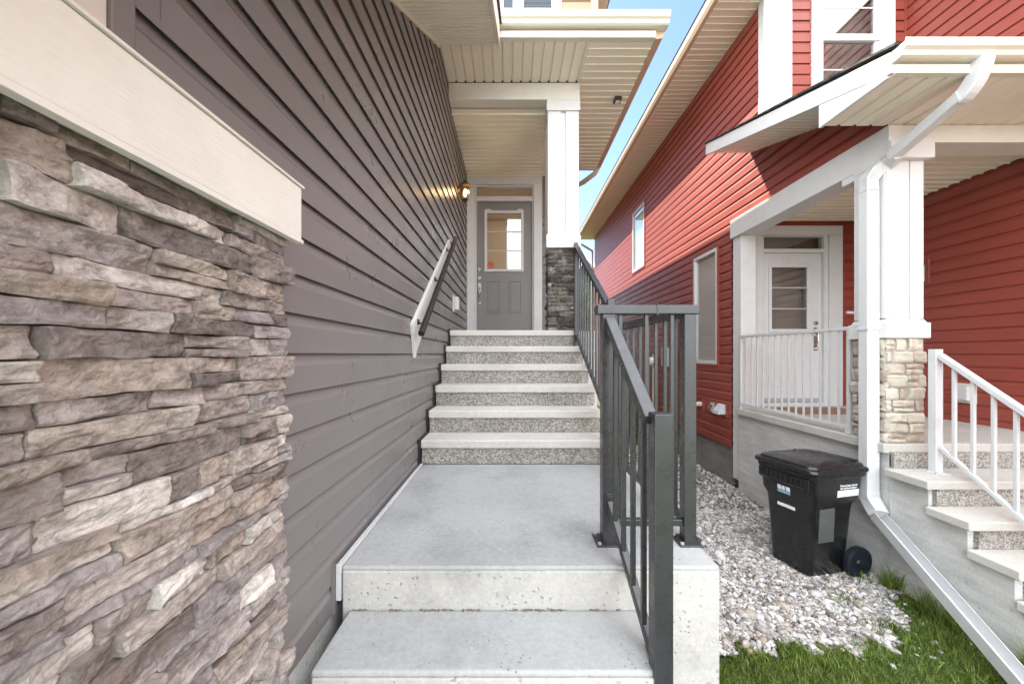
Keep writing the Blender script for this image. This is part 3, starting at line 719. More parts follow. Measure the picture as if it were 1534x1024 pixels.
s = MB(); siding(s,'x',GX,-1,-1.6,RY,-1.3,4.6); s.box(GX+.003,9,-1.6,5.3,-1.79,4.6); s.build('garage_wall', M['red'], RH)
s = MB(); s.box(GX-.03,GX+.0,UYR-.03,UYR-.012,2.2,4.6); s.box(GX-.03,GX-.014,RY-.03,RY-.015,PZ,CZ); s.build('inner_corner_trim', M['red'], RH)
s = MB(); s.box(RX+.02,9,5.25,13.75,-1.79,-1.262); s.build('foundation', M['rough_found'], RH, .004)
# side windows
def win(x, y0, y1, z0, z1, blind, rails=False):
    w = MB(); t=.055
    w.box(x-.03,x+.06,y0,y1,z0,z0+t); w.box(x-.03,x+.06,y0,y1,z1-t,z1); w.box(x-.03,x+.06,y0,y0+t,z0+t,z1-t); w.box(x-.03,x+.06,y1-t,y1,z0+t,z1-t)
    o = w.build('window', M['white'], RH, .004)
    w = MB(); w.box(x-.003,x+.003,y0+t,y1-t,z0+t,z1-t); w.build('glass_pane', M['glass'], o)
    w = MB(); n=int((z1-z0-2*t)/.05)
    for k in range(n):
        z=z0+t+.002+k*.05; w.add([(x+.022,y0+t,z),(x+.022,y1-t,z),(x+.034,y1-t,z+.052),(x+.034,y0+t,z+.052)],[(0,1,2,3)])
    w.build('blind', M['blind'], o)
    w = MB(); w.box(x+.062,x+.09,y0-.02,y1+.02,z0-.02,z1+.02); w.build('backing', M['interior_dark'], o)
    w = MB(); w.box(x-.034,x-.012,y0-.03,y0-.001,z0-.03,z1+.03); w.box(x-.034,x-.012,y1+.001,y1+.03,z0-.03,z1+.03); w.box(x-.034,x-.012,y0-.001,y1+.001,z1+.001,z1+.03); w.box(x-.034,x-.012,y0-.001,y1+.001,z0-.03,z0-.001)
    w.build('window_channel', M['red'], o)
win(RX,*W1,True); win(RX,*W2,True)
# corner boards
s = MB(); s.box(RX-.015,RX+.18,RY-.20,RY-.02,-1.66,1.544); s.build('corner_board', M['white'], RH, .004)
s = MB(); s.box(RX-.035,RX+.30,UYR-.045,UYR+.06,2.57,4.19); s.box(RX+.08,RX+.11,UYR-.055,UYR-.0455,2.58,4.18); s.build('upper_corner_board', M['white'], RH, .004)
# upper front window
w = MB(); x0,x1,z0,z1=3.54,4.52,2.75,4.45
w.box(x0,x0+.13,UYR-.04,UYR+.03,z0,z1); w.box(x1-.16,x1,UYR-.04,UYR+.03,z0,z1); w.box(x0+.13,x1-.16,UYR-.04,UYR+.03,z1-.1,z1); w.box(x0+.13,x1-.16,UYR-.04,UYR+.03,z0,z0+.1)
w.box(x0+.13,x1-.16,UYR-.02,UYR+.04,3.70,3.78); w.box(x1-.215,x1-.162,UYR-.01,UYR+.05,z0+.1,3.698); w.box(x1-.215,x1-.162,UYR+.0,UYR+.05,3.782,z1-.1)
wf = w.build('upper_window', M['white'], RH, .005)
w = MB(); w.box(x0+.13,x1-.22,UYR+.012,UYR+.018,z0+.1,z1-.1); w.build('glass_pane', M['glass_dark'], wf)
w = MB(); w.box(x0+.13,x1-.22,UYR+.008,UYR+.0115,3.365,3.38); w.box(x0+.13,x1-.22,UYR+.008,UYR+.0115,4.10,4.115); w.build('muntin', M['white'], wf)
w = MB(); w.box(x0,x1,UYR+.17,UYR+.19,z0,z1); w.build('room_wall', M['interior_dark'], wf)
# main eave
EX = 2.46
s = MB(); ribbed(s,(EX,4.1,4.2),(0,10.0,0),(RX-EX,0,0),(0,0,1),rib=True); s.build('eave_soffit', M['soffit_white'], RH)
s = MB(); s.prism_y([(EX-.002,4.19),(EX-.045,4.20),(EX-.065,4.25),(EX-.07,4.33),(EX-.002,4.33)],4.0,14.1); s.build('eave_gutter', M['tan_metal'], RH, .003)
s = MB(); s.box(EX,9,14.1,14.13,4.19,4.33); s.build('eave_end', M['gutter'], RH)
s = MB(); s.add([(EX-.08,4.0,4.34),(EX-.08,14.2,4.34),(6.0,14.2,6.2),(6.0,4.0,6.2)],[(0,1,2,3)]); s.box(EX,9,UYR+.01,14.1,4.225,4.24); s.build('main_roof', M['asphalt'], RH)
s = MB(); s.sweep([(EX-.02,14.0,4.18),(EX,14.02,4.05),(RX-.05,14.02,3.75),(RX-.05,14.02,-1.6)],[(-.04,-.03),(.04,-.03),(.04,.03),(-.04,.03)],(0,1,0)); s.build('back_downspout', M['white_metal'], RH)
# porch roof
RKX = 2.43
def rz(y): return 1.80+.294*(y-2.46)
s = MB(); ribbed(s,(RKX+.03,2.49,CZ),(GX-RKX-.05,0,0),(0,.53,0),(0,0,1),.125,.03,.015); s.build('front_soffit', M['soffit_white'], RH)
s = MB(); ribbed(s,(RKX+.03,3.05,rz(3.05)+.02),(0,1.75,rz(4.80)-rz(3.05)),(RX-RKX-.045,0,0),(0,-.28,.96)); s.build('rake_soffit', M['soffit_white'], RH)
s = MB(); s.prism_x([(2.46,1.795),(4.81,rz(4.81)-.005),(4.81,rz(4.81)+.13),(2.46,1.93)],RKX,RKX+.028); s.build('rake_fascia', M['white'], RH, .003)
s = MB(); s.prism_x([(2.49,1.785),(3.045,1.785),(3.045,rz(3.045)-.001),(2.49,rz(2.49)-.001)],RKX+.004,RKX+.028); s.build('rake_return', M['white'], RH, .002)
s = MB(); s.prism_x([(2.40,1.925),(4.56,rz(4.56)+.145),(4.56,rz(4.56)+.175),(2.40,1.955)],RKX+.03,GX-.016); s.prism_x([(2.42,1.945),(4.83,rz(4.83)+.135),(4.83,rz(4.83)+.15),(2.42,1.96)],RKX-.015,RX-.02); s.build('porch_roof', M['asphalt'], RH)
s = MB(); s.box(RKX+.02,GX-.02,2.465,2.49,1.845,1.935); s.build('fascia', M['soffit_white'], RH)
s = MB(); s.box(RKX+.02,GX-.02,2.445,2.49,1.786,1.843); s.build('fascia_lip', M['gutter'], RH, .004)
gp = [(2.463,1.855),(2.41,1.855),(2.395,1.862),(2.385,1.885),(2.365,1.90),(2.36,1.92),(2.36,1.945),(2.37,1.95),(2.375,1.93),(2.455,1.93)]
s = MB(); s.prism_x(gp,RKX-.0,GX-.02); s.build('gutter', M['gutter'], RH, .002)
s = MB(); ribbed(s,(3.18,3.2,CZ-.002),(0,2.0,0),(GX-3.2,0,0),(0,0,1),rib=True,rd=.014); s.build('porch_ceiling', M['soffit_white'], RH)
s = MB(); s.lathe((3.42,4.72,CZ-.004),[(0,-.02),(.06,-.018),(.065,0)],16); s.build('ceiling_cover', M['meterbox'], RH)
s = MB(); s.box(3.171,GX-.016,3.0,3.2,1.65,CZ-.003); s.build('front_beam', M['cream'], RH, .004)
s = MB(); s.box(2.945,3.17,2.998,RY-.02,1.545,CZ-.004); s.build('side_beam', M['white'], RH, .004)
s = MB(); s.box(2.948,3.167,3.3,3.43,1.485,1.5445); s.build('beam_skirt', M['white'], RH, .003)
# column
cx0,cx1,cy0,cy1 = 2.955,3.225,3.03,3.30
c = MB(); c.box(cx0,cx1,cy0,cy1,.2,1.52); c.box(cx0-.008,cx0+.165,cy0-.014,cy0-.0005,.28,1.52); c.box(cx0+.175,cx1+.01,cy0-.014,cy0-.0005,.28,1.52)
c.box(cx0-.014,cx0-.0005,cy0+.0,cy0+.10,.28,1.52); c.box(cx0-.014,cx0-.0005,cy0+.17,cy1,.28,1.52)
co = c.build('porch_column', M['white'], RH, .003)
c = MB(); c.box(cx0-.025,cx1+.045,cy0-.065,cy0-.034,1.515,1.648); c.box(cx0-.02,cx1+.045,cy0-.033,cy1,1.515,1.5425); c.build('column_cap', M['white'], co, .004)
c = MB(); c.box(cx0-.035,cx1+.045,cy0-.035,cy1+.035,.125,.245); c.prism_y([(cx0-.035,.245),(cx1+.045,.245),(cx1+.01,.275),(cx0-.008,.275)],cy0-.014,cy1+.01); c.build('column_plinth', M['white'], co, .004)
c = MB(); c.box(cx0-.005,cx1+.015,cy0-.005,cy1,PZ,.124); b0 = c.build('column_stone_base', M['mortar_pale'], RH)
c = MB(); kw=dict(hr=(.075,.11),lr=(.12,.26),prot=(.008,.022),g=.012,edge=.004,rough=.005,gap=.005,split=.12,rnd=.012)
stones(c,(cx0-.02,cy0-.008,PZ+.002),(1,0,0),(0,0,1),(0,-1,0),cx1-cx0+.05,.82,seed=31,**kw)
stones(c,(cx0-.008,cy1+.03,PZ+.002),(0,-1,0),(0,0,1),(-1,0,0),cy1-cy0+.05,.82,seed=32,**kw)
c.build('stone_facing', M['stone_pale'], b0, smooth=True)
# door and frame
fr = MB(); fy=RY-.03
fr.box(3.19,3.38,fy,RY+.05,PZ,1.60); fr.box(4.28,4.46,fy,RY+.05,PZ,1.60); fr.box(3.19,4.46,fy,RY+.05,1.601,1.725)
fr.box(3.382,3.41,fy+.02,RY+.10,PZ,1.60); fr.box(4.225,4.278,fy+.02,RY+.10,PZ,1.60); fr.box(3.41,4.225,fy+.02,RY+.1,1.37,1.42); fr.box(3.41,4.225,fy+.02,RY+.1,1.585,1.60); fr.box(3.38,4.28,fy-.02,RY+.1,PZ,-.655)
fr.build('door_frame', M['white'], RH, .004)
dr = MB(); a0,a1=RY+.04,RY+.085; x0,x1=3.41,4.223; gx0,gx1,gz0,gz1=3.53,4.03,.33,1.185
dr.box(x0,gx0,a0,a1,-.65,1.368); dr.box(gx1,x1,a0,a1,-.65,1.368); dr.box(gx0,gx1,a0,a1,-.65,gz0); dr.box(gx0,gx1,a0,a1,gz1,1.368)
do = dr.build('door', M['white'], RH)
lf = MB()
lf.box(gx0-.03,gx0+.01,a0-.02,a0-.001,gz0-.03,gz1+.03); lf.box(gx1-.01,gx1+.03,a0-.02,a0-.001,gz0-.03,gz1+.03); lf.box(gx0+.01,gx1-.01,a0-.02,a0-.001,gz0-.03,gz0+.01); lf.box(gx0+.01,gx1-.01,a0-.02,a0-.001,gz1-.01,gz1+.03)
for f in (1/3,2/3): lf.box(gx0+.01,gx1-.01,a0-.012,a0-.002,gz0+(gz1-gz0)*f-.006,gz0+(gz1-gz0)*f+.006)
lf.build('window_frame', M['white'], do, .003)
p_=MB(); p_.box(gx0,gx1,a0+.012,a0+.018,gz0,gz1); p_.build('glass_pane', M['glass_dark'], do)
for px0 in (3.53,3.80):
    q=MB(); w_=.2; z0_,z1_=-.45,.15
    for (p,q2,r2,t2) in ((px0,px0+.02,z0_,z1_),(px0+w_-.02,px0+w_,z0_,z1_),(px0+.02,px0+w_-.02,z0_,z0_+.02),(px0+.02,px0+w_-.02,z1_-.02,z1_)): q.box(p,q2,a0-.008,a0-.001,r2,t2)
    q.build('door_panel', M['white'], do, .004)
h=MB(); hx=4.14; h.box(hx-.025,hx+.025,a0-.012,a0-.001,.05,.36); h.tube([(hx,a0-.01,.26),(hx,a0-.055,.25),(hx,a0-.06,.16),(hx,a0-.05,.08),(hx,a0-.01,.07)],.012,8,(1,0,0)); h.build('handle', M['chrome'], do, smooth=True); h=MB(); h.lathe((hx,a0,.42),[(0,-.025),(.026,-.025),(.03,0)],14,'y'); h.build('deadbolt', M['chrome'], do, smooth=True)
p_=MB(); p_.box(x0,x1,a0-.006,a0-.001,-.65,-.60); p_.build('kick_sweep', M['meterbox'], do)
t=MB(); t.box(3.41,4.225,RY+.04,RY+.046,1.42,1.585); t.build('transom_pane', M['glass_dark'], RH)
i_=MB(); i_.box(3.2,4.45,RY+.16,RY+.18,PZ,1.75); i_.build('hall_wall', M['interior_dark'], RH)
# downspout on the porch column and its ground extension
sec=[(-.05,-.038),(-.042,-.045),(.042,-.045),(.05,-.038),(.05,.038),(.042,.045),(-.042,.045),(-.05,.038)]
dx,dy=2.878,3.095
d=MB(); d.sweep([(dx,dy,1.30),(dx,dy,-1.10)],[(a,b) for a,b in sec],(0,1,0)); ds=d.build('downspout', M['white_metal'], RH, .002)
d=MB(); d.sweep([(dx,dy,1.302),(dx,dy,1.40),(dx+.03,dy-.02,1.455),(dx+.08,dy-.06,1.50),(2.80+.15,2.93,1.53)],sec,(0,1,0)); d.build('elbow', M['white_metal'], ds, .002)
d=MB(); d.sweep([(2.93,2.96,1.52),(2.94,2.50,1.68)],[(a*.84,b*.8) for a,b in sec],(0,0,1)); d.build('offset_pipe', M['white_metal'], ds, .002)
d=MB(); pts=[]
for i in range(9):
    t=i/8; pts.append((2.942+.02*t, 2.52-.10*math.sin(t*PI/2), 1.672+.19*t**1.5))
d.sweep(pts,[(a*.9,b*.86) for a,b in sec],(1,0,0)); d.build('outlet_elbow', M['white_metal'], ds, .002)
d=MB(); d.sweep([(dx,dy,-1.098),(dx,dy-.005,-1.15),(dx+.004,dy-.035,-1.20),(dx-.008,dy-.09,-1.25)],[(a*1.05,b*1.05) for a,b in sec],(0,1,0)); d.build('elbow', M['white_metal'], ds, .002)
d=MB(); d.sweep([(dx+.006,dy-.06,-1.262),(2.61,1.91,-1.712)],[(-.040,.040),(-.040,-.040),(.040,-.040),(.040,.040),(.036,.040),(.036,-.036),(-.036,-.036),(-.036,.040)],(0,0,1)); d.build('extension', M['white_metal'], ds, .001)
d=MB(); d.box(dx-.056,RX-.03,dy-.05,dy+.05,.19,.215); d.build('strap', M['white_metal'], ds, .002)
# porch concrete
c=MB(); c.box(2.95,GX-.02,2.985,RY-.205,-1.79,PZ-.075); 
sp_ = [(2.984,-1.79),(2.984,-.9395)]
for k in range(1,6):
    sp_ += [(2.654-(k-1)*.232+.05, PZ-k*.18-.0595), (2.654-(k-1)*.232+.05, PZ-(k+1)*.18-.0595 if k<5 else -1.79)]
c.prism_x(sp_,2.935,4.6)
pc=c.build('porch_foundation', M['foundation'], RH, .004)
c=MB(); c.box(2.905,GX-.018,3.0,RY-.207,PZ-.073,PZ); c.box(RX+.185,GX-.018,RY-.207,RY-.02,PZ-.073,PZ); c.build('porch_slab', M['rtread'], RH, .006)
for k in range(1,6):
    yf=2.654-(k-1)*.232; z=PZ-k*.18
    yb = 2.97 if k==1 else yf+.262
    c=MB(); c.box(2.862+.012*k,4.6,yf,yb,z-.058,z); c.build('porch_tread', M['rtread'], RH, .008, seg=3)
    c=MB(); c.box(2.94+.01*k,4.59,yf+.232+ .02 if k>1 else 2.965,yf+.30 if k>1 else 3.0,z+.001,z+.18-.06); c.build('porch_riser', M['aggregate'], RH)
# wall fixtures
def fixture(nm,label,cat,y,z,fn):
    t=thing(nm,label,cat,(RX-.02,y,z)); fn(t,y,z); return t
def blk(t,y,z,w=.17,h=.2,mat='red'):
    q=MB(); q.box(RX-.032,RX-.012,y-w/2,y+w/2,z-h/2,z+h/2); return q.build('mounting_block', M[mat], t, .004)
def f1(t,y,z):
    blk(t,y,z); q=MB(); q.tube([(RX-.03,y,z+.02),(RX-.12,y,z+.02),(RX-.15,y-.02,z-.0),(RX-.155,y-.03,z-.09)],.036,14,(0,1,0)); q.build('elbow_pipe', M['pipe'], t, smooth=True)
fixture('vent_pipe','cream curved vent pipe low on the red siding, left of the other wall fittings','vent pipe',6.02,-.80,f1)
def f2(t,y,z):
    blk(t,y,z); q=MB(); q.box(RX-.045,RX-.033,y-.05,y+.05,z-.07,z+.07); q.build('plate', M['white_metal'], t, .003)
    q=MB(); q.tube([(RX-.04,y,z+.01),(RX-.09,y,z+.01),(RX-.10,y,z-.03)],.013,10,(0,1,0)); q.lathe((RX-.07,y,z+.03),[(0,0),(.025,0),(.025,.01),(0,.01)],12); q.build('tap', M['chrome'], t, smooth=True)
fixture('hose_tap','small metal hose tap on a square plate between the two vents on the red siding','hose tap',5.66,-.78,f2)
def f3(t,y,z):
    blk(t,y,z,.2,.2); q=MB(); q.prism_y([(RX-.033,z-.07),(RX-.033,z+.07),(RX-.06,z+.07),(RX-.13,z-.02),(RX-.14,z-.07)],y-.08,y+.08); q.build('hood', M['white_metal'], t, .008)
fixture('dryer_vent','white dryer vent hood on the red siding next to the porch corner board','vent',5.40,-.77,f3)
def f4(t,y,z):
    blk(t,y,z,.2,.36); q=MB(); q.box(RX-.13,RX-.033,y-.09,y+.09,z-.18,z+.18); q.build('box', M['meterbox'], t, .008)
    q=MB(); q.tube([(RX-.07,y,z-.181),(RX-.07,y,-1.79)],.018,10,(0,1,0)); q.build('conduit', M['meterbox'], t, smooth=True)
fixture('utility_box','grey utility box on the red wall seen through the landing balusters','utility box',7.3,-.06,f4)
def f5(t,y,z):
    blk(t,y,z,.26,.3,'white_metal'); q=MB(); q.lathe((RX-.033,y,z),[(.0,-.10),(.07,-.10),(.085,-.08),(.085,0)],18,'x'); q.build('dial_cover', M['label'], t, smooth=True)
    q=MB(); q.tube([(RX-.05,y,z-.15),(RX-.05,y,-1.79)],.016,10,(0,1,0)); q.build('riser_pipe', M['pipe'], t, smooth=True)
fixture('utility_meter','round white utility meter on the red wall behind the landing railing','meter',8.0,-.15,f5)
ro = thing('outdoor_outlet','white covered outlet box on the red garage wall behind the white stair rail','outlet',(GX-.02,3.93,-.5))
q=MB(); q.box(GX-.032,GX-.016,3.84,4.02,-.50,-.30); q.build('mounting_block', M['pipe'], ro, .004)
q=MB(); q.box(GX-.075,GX-.033,3.875,3.985,-.475,-.325); q.build('cover', M['white_metal'], ro, .012)
hn = thing('address_plaque','blank narrow red and white plaque on the red garage wall behind the column','plaque',(GX-.02,4.3,.9))
q=MB(); q.box(GX-.035,GX-.016,4.27,4.31,.80,1.06); q.build('plate', M['red'], hn, .003)
q=MB(); q.box(GX-.031,GX-.016,4.315,4.345,.82,1.0); q.build('backing', M['white'], hn, .003)
rb = thing('doorbell','tiny white doorbell on the red siding right of the white door','doorbell',(4.55,RY-.02,.55))
q=MB(); q.box(4.51,4.61,RY-.034,RY-.016,.54,.575); q.build('plate', M['label'], rb, .003)
dm = MB(); dm.box(3.40,4.2,4.45,4.95,PZ+.001,PZ+.016); tag(dm.build('doormat', M['mat'], None, .004),'brown coir doormat on the neighbour porch in front of the white door','doormat')

# white railings
R3 = thing('porch_railing','white metal guard rail with thin balusters along the neighbour porch edge','railing',(2.97,4.2,PZ))
post(R3,2.955,2.984,4.955,4.985,PZ,.20,M['white_metal'],False); post(R3,2.955,2.99,3.36,3.395,PZ+.03,.22,M['white_metal'],False)
rail(R3,'top_rail',(2.972,3.36,.225),(2.972,4.985,.225),.04,.032,M['white_metal']); rail(R3,'bottom_rail',(2.972,3.395,PZ+.055),(2.972,4.955,PZ+.055),.028,.028,M['white_metal'])
q=MB(); q.box(2.945,2.995,3.345,3.40,PZ+.001,PZ+.075); q.build('rail_bracket', M['white_metal'], R3, .004)
for i in range(14): baluster(R3,2.972,3.49+i*.105,PZ+.068,.212,M['white_metal'],.016)
R4 = thing('step_railing','white metal stair rail descending the neighbour steps in front of the red garage wall','railing',(3.18,2.6,-.9))
post(R4,3.125,3.18,2.83,2.885,PZ-.18,.035,M['white_metal'])
def line(z,y): return z-.74*(2.83-y)
rail(R4,'top_rail',(3.152,2.829,-.01),(3.152,1.70,line(-.01,1.70)),.045,.035,M['white_metal']); rail(R4,'bottom_rail',(3.152,2.829,-.68),(3.152,1.70,line(-.68,1.70)),.028,.028,M['white_metal'])
for i in range(9):
    y=2.735-i*.112; baluster(R4,3.152,y,line(-.675,y),line(-.02,y),M['white_metal'],.02)
post(R4,3.125,3.18,1.645,1.70,-1.79,line(.03,1.70),M['white_metal'])

# ------------------------------------------------------------------ wheeled cart
CT = thing('wheeled_cart','black plastic wheeled rubbish cart with closed lid standing on the gravel','rubbish cart',(0,0,0))
def rr(hx,hy,z,r,cx=0,n=5):
    pts=[]
    for sx,sy,a0 in ((1,1,0),(-1,1,PI/2),(-1,-1,PI),(1,-1,1.5*PI)):
        for i in range(n+1):
            a=a0+PI/2*i/n; pts.append((cx+sx*(hx-r)+r*math.cos(a), sy*(hy-r)+r*math.sin(a), z))
    return pts
b=MB()
b.loft([rr(.165,.150,.02,.05,.02),rr(.178,.160,.035,.055,.02),rr(.205,.186,.52,.06,.012),rr(.212,.190,.585,.06,.010),rr(.236,.212,.64,.06,.004),rr(.246,.224,.80,.06,0),rr(.248,.226,.815,.06,0),rr(.262,.238,.82,.06,0),rr(.264,.240,.855,.06,0)],True)
body=b.build('body', M['cart'], CT, .004, smooth=True)
# front moulding: grab bar pocket and badge recess
b=MB(); b.prism_y([(.245,.72),(.262,.74),(.262,.815),(.245,.815)],-.20,.20); 
for k in range(9): b.box(.262,.267,-.17+k*.04,-.15+k*.04,.745,.80)
b.build('front_lip', M['cart'], body, .004)
b=MB(); b.prism_y([(.192,.33),(.206,.345),(.221,.60),(.205,.615)],-.135,-.12); b.prism_y([(.192,.33),(.206,.345),(.221,.60),(.205,.615)],.12,.135); b.build('front_rib', M['cart'], body, .003)
# raised panel on the side facing the landing, lid, hinge and handle
for sgn in (1,-1):
    b=MB(); y0=sgn*.164; b.loft([[(-.0,sgn*.182,.30),(.14,sgn*.182,.30),(.14,sgn*.192,.57),(-.0,sgn*.192,.57)],[(-.0,sgn*.16,.30),(.14,sgn*.16,.30),(.14,sgn*.17,.57),(-.0,sgn*.17,.57)]])
    b.build('side_panel', M['cart_grey'] if sgn>0 else M['cart'], body, .004)
b=MB(); b.loft([rr(.274,.252,.858,.06,.002),rr(.278,.256,.872,.06,.002),rr(.272,.25,.892,.06,.0),rr(.255,.232,.896,.06,-.002),rr(.250,.228,.915,.07,-.006),rr(.215,.195,.928,.07,-.02),rr(.12,.12,.936,.05,-.04)],True)
lid=b.build('lid', M['cart'], CT, .003, smooth=True)
b=MB(); b.tube([(-.10,-.20,.927),(-.10,.20,.927)],.006,8); b.build('lid_rib', M['cart'], lid, smooth=True)
b=MB(); b.tube([(-.25,-.20,.845),(-.31,-.20,.885),(-.335,-.18,.89),(-.335,.18,.89),(-.31,.20,.885),(-.25,.20,.845)],.016,10)
for yy in (-.2,-.07,.07,.2): b.bar((-.25,yy,.83),(-.33,yy,.885),.02,.03)
b.build('handle', M['cart'], CT, smooth=True)
b=MB(); b.tube([(-.20,-.21,.121),(-.20,.21,.121)],.012,10); b.build('axle', M['meterbox'], CT, smooth=True)
for sgn in (1,-1):
    b=MB(); b.lathe((-.20,sgn*.198,.121),[(0,-.025),(.105,-.025),(.12,-.018),(.123,0),(.12,.018),(.105,.025),(.085,.016),(.03,.016),(.022,.026),(0,.028)],28,'y'); b.build('wheel', M['tyre'], CT, smooth=True)
def textmesh(body_, size, name, mat, parent, Mx):
    cu=bpy.data.curves.new('t','FONT'); cu.body=body_; cu.size=size; cu.extrude=.0006; cu.align_x='CENTER'; cu.resolution_u=3; cu.offset=.0006
    to=bpy.data.objects.new('t',cu); COL.objects.link(to); dg=bpy.context.evaluated_depsgraph_get()
    me=bpy.data.meshes.new_from_object(to.evaluated_get(dg)); bpy.data.objects.remove(to)
    me.transform(Mx); o=bpy.data.objects.new(name,me); me.materials.clear(); me.materials.append(mat); COL.objects.link(o); o.parent=parent; return o
# the flared upper band of the side (y+ is the side the camera sees): sticker plane
tilt=math.atan2(.224-.212,.80-.64)
def side_mat(x,z,off=.0012):
    y=.212+(z-.64)/.16*.012+off
    return Matrix.Translation((x,y,z))@Matrix.Rotation(-tilt,4,'X')@Matrix.Rotation(PI,4,'Z')@Matrix.Rotation(PI/2,4,'X')
textmesh('Please keep cart at',.021,'label_text',M['ink'],body,side_mat(-.085,.748)); textmesh('the address below',.021,'label_text',M['ink'],body,side_mat(-.085,.727))
b=MB(); y=lambda z:.212+(z-.64)/.16*.012
b.loft([[(-.185,y(.665)+.0008,.665),(.015,y(.665)+.0008,.665),(.015,y(.718)+.0008,.718),(-.185,y(.718)+.0008,.718)],[(-.185,y(.665)+.002,.665),(.015,y(.665)+.002,.665),(.015,y(.718)+.002,.718),(-.185,y(.718)+.002,.718)]]); b.build('address_label', M['label'], body)
b=MB(); b.box(.2165,.2215,-.07,.07,.52,.545); b.build('front_label', M['label'], body)
b=MB()
for k,(y0,y1) in enumerate(((-.05,-.02),(-.015,.01),(.018,.05))): b.loft([[(.2405,y0,.665),(.2405,y1,.665),(.2445,y1,.70),(.2445,y0,.70)],[(.2425,y0,.665),(.2425,y1,.665),(.2465,y1,.70),(.2465,y0,.70)]])
b.build('emblem', M['label'], body)
b=MB(); b.loft([[(.2395,-.05,.640),(.2395,.05,.640),(.2415,.05,.66),(.2415,-.05,.66)],[(.2415,-.05,.640),(.2415,.05,.640),(.2435,.05,.66),(.2435,-.05,.66)]]); b.build('emblem_band', M['blueprint'], body)
CT.location=(2.515,3.25,0); CT.rotation_euler=(0,0,math.radians(180+14)); CT.scale=(1.1,1.1,1.0)

# ------------------------------------------------------------------ background
BH = thing('house','slate blue gabled house far away between the two houses','house',(7,32,-1.79))
q=MB(); q.prism_y([(3.5,-1.79),(9.0,-1.79),(9.0,4.6),(6.25,7.6),(3.5,4.6)],32,40); q.build('wall', M['slate'], BH)
q=MB(); q.prism_y([(3.0,4.2),(3.0,4.45),(6.25,7.98),(9.5,4.45),(9.5,4.2),(6.25,7.7)],31.6,40.3); q.build('roof', M['white'], BH)
q=MB(); q.box(5.6,6.9,31.9,31.99,2.4,4.2); q.build('window', M['white'], BH)
def tree(name,label,x,y,h,r,nleaf,seed,ls):
    t=thing(name,label,'tree',(x,y,-1.79)); R=random.Random(seed)
    q=MB(); q.lathe((x,y,-1.79),[(.14,0),(.10,h*.3),(.07,h*.6),(.02,h*.9)],10)
    tips=[]
    for k in range(9):
        a=R.uniform(0,6.28); z=h*R.uniform(.25,.7); l=r*R.uniform(.6,1); e=(x+math.cos(a)*l,y+math.sin(a)*l,-1.79+z+l*.6)
        q.tube([(x,y,-1.79+z),((x+e[0])/2,(y+e[1])/2,-1.79+z+l*.2),e],.03,6); tips.append(e)
    q.build('trunk', M['bark'], t)
    g=np.random.default_rng(seed); cl=np.array(tips+[(x+R.uniform(-.5,.5)*r,y+R.uniform(-.5,.5)*r,-1.79+h*R.uniform(.45,1)) for _ in range(12)])
    ci=g.integers(0,len(cl),nleaf); C=cl[ci]+g.normal(0,r*.24,(nleaf,3)); 
    A_=g.normal(0,1,(nleaf,3)); A_/=np.linalg.norm(A_,axis=1,keepdims=True); B_=np.cross(A_,g.normal(0,1,(nleaf,3))); B_/=np.linalg.norm(B_,axis=1,keepdims=True)
    s=g.uniform(.6,1.3,(nleaf,1))*ls
    V=np.stack([C-A_*s,C-B_*s*.5,C+A_*s,C+B_*s*.5],1).reshape(-1,3); F=np.arange(nleaf*4).reshape(-1,4)
    npmesh('crown',V,F,M['leaf'],parent=t); return t
tree('leafy_tree','bright green leafy tree in the back yard beyond the alley',3.9,21,6.2,1.5,9000,5,.07)
tree('young_tree','yellow green young tree behind the upper stair rail',2.55,16.5,4.6,1.0,6000,8,.06)
fn = thing('fence','weathered wooden back yard fence closing the gap between the houses','fence',(2,24,-1.79))
q=MB()
for k in range(60): q.box(-3+k*.15,-3+k*.15+.138,24,24.02,-1.75,-.05+.01*math.sin(k*3))
q.build('boards', M['wood'], fn)
for k in range(4):
    q=MB(); q.box(-3+k*2.9,-2.9+k*2.9,24.021,24.12,-1.79,.05); q.build('post', M['wood'], fn)
q=MB(); q.box(-3,6,24.021,24.06,-.4,-.3); q.box(-3,6,24.021,24.06,-1.4,-1.3); q.build('rail', M['wood'], fn)

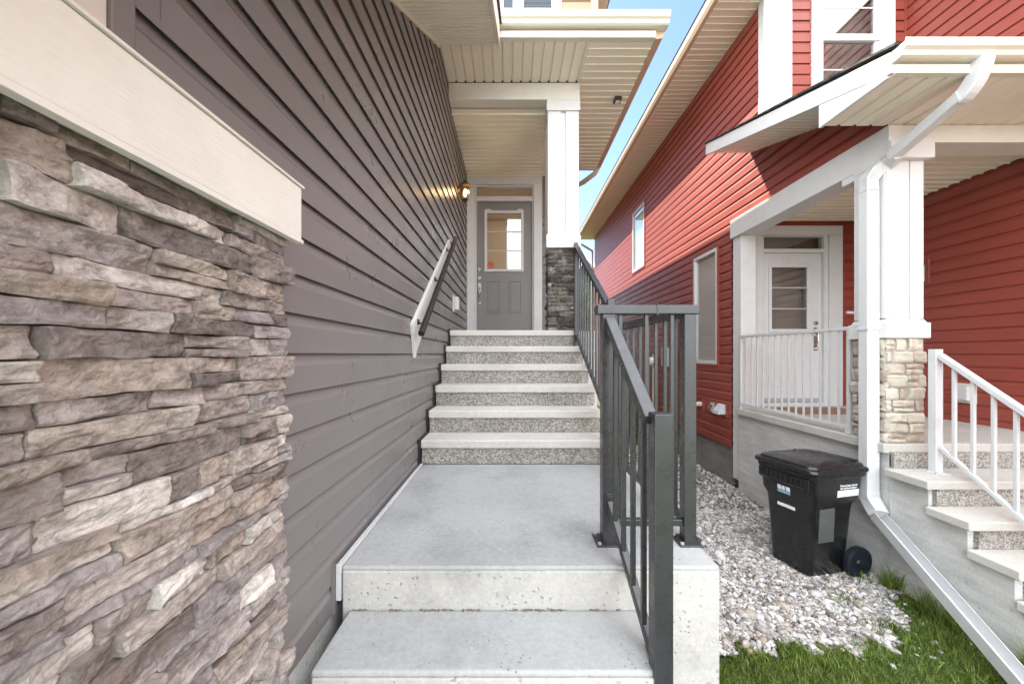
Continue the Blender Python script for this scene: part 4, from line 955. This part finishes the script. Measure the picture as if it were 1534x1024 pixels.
# ------------------------------------------------------------------ light, sky, camera
CLOUD_FILL = 16.5
sd = Vector((-1, 1.14, 2.1)).normalized()
el = math.asin(sd.z); az = math.atan2(sd.x, sd.y)
sun = bpy.data.lights.new('sun','SUN'); sun.energy = 5.0; sun.angle = math.radians(.5); sun.color = (1,.93,.83)
so = bpy.data.objects.new('sun', sun); COL.objects.link(so); so.rotation_euler = sd.to_track_quat('Z','Y').to_euler(); so.location = (-8,10,20)
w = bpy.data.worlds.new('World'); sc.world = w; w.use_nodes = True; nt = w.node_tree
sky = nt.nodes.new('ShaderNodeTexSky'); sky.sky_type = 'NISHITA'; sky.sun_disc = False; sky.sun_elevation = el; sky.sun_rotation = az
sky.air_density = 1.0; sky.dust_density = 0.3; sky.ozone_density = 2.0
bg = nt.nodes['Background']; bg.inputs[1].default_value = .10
# added unseen clouds overhead and behind the camera brighten the shade; clear sky ahead
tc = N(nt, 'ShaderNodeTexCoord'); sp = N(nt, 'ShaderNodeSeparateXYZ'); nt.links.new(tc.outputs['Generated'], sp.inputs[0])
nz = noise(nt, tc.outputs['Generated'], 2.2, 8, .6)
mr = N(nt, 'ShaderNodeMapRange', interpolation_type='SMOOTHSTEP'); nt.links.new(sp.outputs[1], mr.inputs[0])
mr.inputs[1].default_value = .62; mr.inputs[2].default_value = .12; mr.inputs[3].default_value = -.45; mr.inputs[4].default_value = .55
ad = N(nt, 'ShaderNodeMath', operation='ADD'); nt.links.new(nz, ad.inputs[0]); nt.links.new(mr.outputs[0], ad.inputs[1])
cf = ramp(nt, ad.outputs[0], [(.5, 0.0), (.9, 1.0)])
cl = N(nt, 'ShaderNodeRGB'); cl.outputs[0].default_value = (CLOUD_FILL*.965, CLOUD_FILL*1.0, CLOUD_FILL*1.04, 1)
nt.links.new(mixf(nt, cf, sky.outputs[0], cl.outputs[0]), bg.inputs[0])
cam = bpy.data.cameras.new('camera'); co = bpy.data.objects.new('camera', cam); COL.objects.link(co)
co.location = (0,0,G); co.rotation_euler = (PI/2,0,0); cam.sensor_width = 36; cam.lens = 576/1534*36
cam.shift_x = 1/1534; cam.shift_y = 18/1534; cam.clip_start = .02; cam.clip_end = 1000
sc.camera = co
sc.view_settings.view_transform = 'Standard'; sc.view_settings.look = 'None'; sc.view_settings.gamma = 1; sc.view_settings.exposure = 1.79
for o in bpy.data.objects:
    if '_o' in o: del o['_o']
